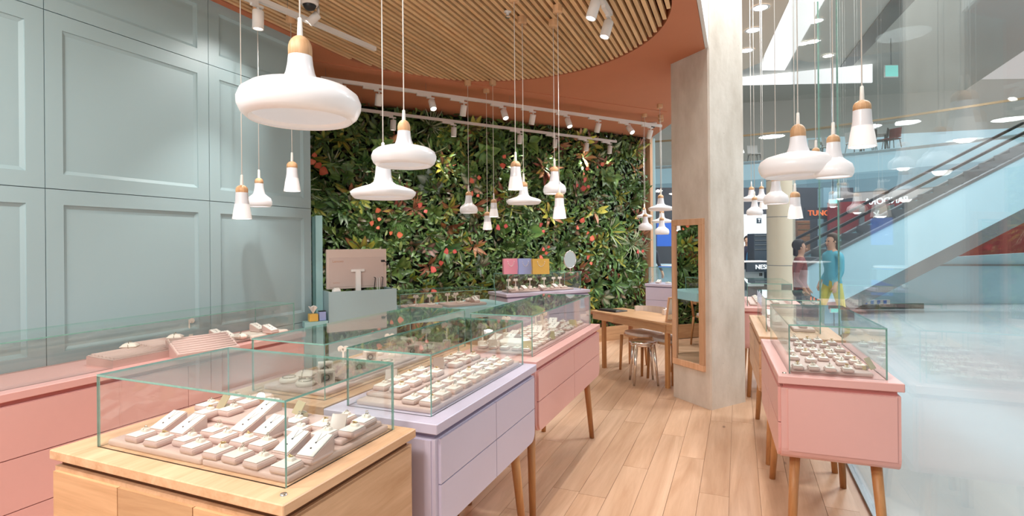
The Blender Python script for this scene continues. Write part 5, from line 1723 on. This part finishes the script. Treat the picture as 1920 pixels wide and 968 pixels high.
# ---------------- people
def person(label, loc, rz, top_col, leg_col, hair_col, h=1.68, stride=.12, skin=(214, 168, 140), arm_bend=.3, name='person'):
    """one skinned body: joints with radii, then materials by height and limb"""
    t = thing(name, label, 'person', loc, rz)
    s = h / 1.75
    J, Eg, Rr = [], [], []
    def j(x, y, z, r, par=None):
        J.append((x * s, y * s, z * s)); Rr.append(r * s)
        if par is not None: Eg.append((par, len(J) - 1))
        return len(J) - 1
    pel = j(0, 0, .96, .135)
    wa_ = j(0, .005, 1.10, .118, pel); ch = j(0, .0, 1.28, .14, wa_); sh = j(0, .01, 1.42, .10, ch)
    ne = j(0, -.005, 1.50, .052, sh); h1 = j(0, -.02, 1.58, .078, ne); h2 = j(0, -.012, 1.67, .088, h1); j(0, -.0, 1.735, .05, h2)
    for sg, st in ((-1, 1), (1, -1)):
        hp = j(sg * .09, 0, .90, .098, pel); kn = j(sg * .095, -stride * st - .02, .50, .062, hp); an = j(sg * .095, -stride * st * 1.5 + .03, .09, .042, kn)
        ft = j(sg * .098, -stride * st * 1.5 - .05, .04, .042, an); j(sg * .10, -stride * st * 1.5 - .15, .028, .030, ft)
        so = j(sg * .18, .01, 1.40, .062, sh); el = j(sg * .23, .04 + st * .06, 1.12, .044, so)
        wr = j(sg * .235, -.10 * arm_bend * 3 + st * .05, .90 + .1 * arm_bend, .029, el)
        pa = j(sg * .235, -.12 * arm_bend * 3 + st * .05, .83 + .1 * arm_bend, .036, wr)
        bx, by, bz = sg * .235, -.12 * arm_bend * 3 + st * .05, .83 + .1 * arm_bend
        for k in range(4):
            f1 = j(bx, by - .028 + .019 * k, bz - .045, .010, pa); j(bx - sg * .012, by - .028 + .019 * k - .004, bz - .085 + .006 * abs(k - 1), .008, f1)
        th = j(bx - sg * .01, by - .045, bz - .005, .011, pa); j(bx - sg * .02, by - .06, bz - .04, .009, th)
    me = bpy.data.meshes.new('body')
    me.from_pydata(J, Eg, [])
    o = bpy.data.objects.new('body', me); COL.objects.link(o)
    md = o.modifiers.new('skin', 'SKIN'); md.use_smooth_shade = True
    sv = me.skin_vertices[0].data
    for k, r in enumerate(Rr):
        sv[k].radius = (r, r)
        sv[k].use_root = (k == 0)
    sb = o.modifiers.new('sub', 'SUBSURF'); sb.levels = 1; sb.render_levels = 1
    dg = bpy.context.evaluated_depsgraph_get()
    me2 = bpy.data.meshes.new_from_object(o.evaluated_get(dg))
    bpy.data.objects.remove(o)
    me2.materials.clear()
    def cm(nm, rgb): return plain(nm, rgb, .7, var=.05)
    for mt in (cm('skin', skin), cm('top_cloth', top_col), cm('leg_cloth', leg_col), cm('shoe', (44, 42, 44))): me2.materials.append(mt)
    mi = []
    for p in me2.polygons:
        c = p.center; z = c.z / s
        if z > 1.475: k = 0
        elif abs(c.x) / s > .175 and z < .94 + .1 * arm_bend: k = 0
        elif z > .93 or abs(c.x) / s > .19: k = 1
        elif z > .085: k = 2
        else: k = 3
        mi.append(k)
    me2.polygons.foreach_set('material_index', mi)
    me2.polygons.foreach_set('use_smooth', [True] * len(mi))
    ob = bpy.data.objects.new('body', me2); COL.objects.link(ob); ob.parent = t
    hm = cm('hair', hair_col)
    b = MB().sphere((0, .022 * s, 1.685 * s), .108 * s, 18, 0, (.92, 1.0, 1.0))
    n_ = len(b.v)
    # hair falls behind the face: flatten what would cover it
    for i in range(n_):
        x, y, z = b.v[i]
        if y < -.045 * s and z < 1.725 * s: b.v[i] = (x, -.02 * s, z)
    b.rbox((0, .07 * s, 1.57 * s), (.15 * s, .07 * s, .17 * s), .03 * s, 2)
    b.build('hair', hm, t)
    for sg in (-1, 1):
        MB().sphere((sg * .032 * s, -.092 * s, 1.645 * s), .011 * s, 8).build('eye', 'black', t)
        MB().sphere((sg * .085 * s, -.01 * s, 1.63 * s), .02 * s, 8, 0, (.5, .8, 1.2)).build('ear', me2.materials[0], t)
    MB().rbox((0, -.102 * s, 1.615 * s), (.024 * s, .03 * s, .04 * s), .008 * s, 2).build('nose', me2.materials[0], t)
    MB().rbox((0, -.092 * s, 1.575 * s), (.045 * s, .012 * s, .012 * s), .004 * s, 1).build('mouth', 'lip', t)
    return t
def stand(px, d): 
    v = at_d(px, 480, d); return (v.x, v.y, 0)
person('person with dark hair in a dusty red top walking past the storefront', stand(1500, 8.6), YAW + 1.2, (150, 84, 82), (60, 56, 66), (40, 34, 36), 1.60)
v = stand(1560, 8.9)
person('person in a cyan shirt and yellow-green skirt beyond the glass', v, YAW - 1.4, (96, 184, 206), (206, 200, 80), (84, 66, 52), 1.70)
person('person in a blue shirt standing at the coffee kiosk', stand(1417, 14.0), YAW + 2.4, (78, 150, 200), (70, 76, 92), (52, 48, 50), 1.66)
person('person in dark clothes and a pale cap left of the column', stand(1219, 12.5), YAW + .4, (44, 50, 66), (92, 118, 150), (150, 176, 196), 1.72, .04)
person('person in navy behind the blue shirt at the kiosk', stand(1402, 14.9), YAW - .6, (52, 54, 74), (48, 50, 60), (60, 48, 44), 1.74)
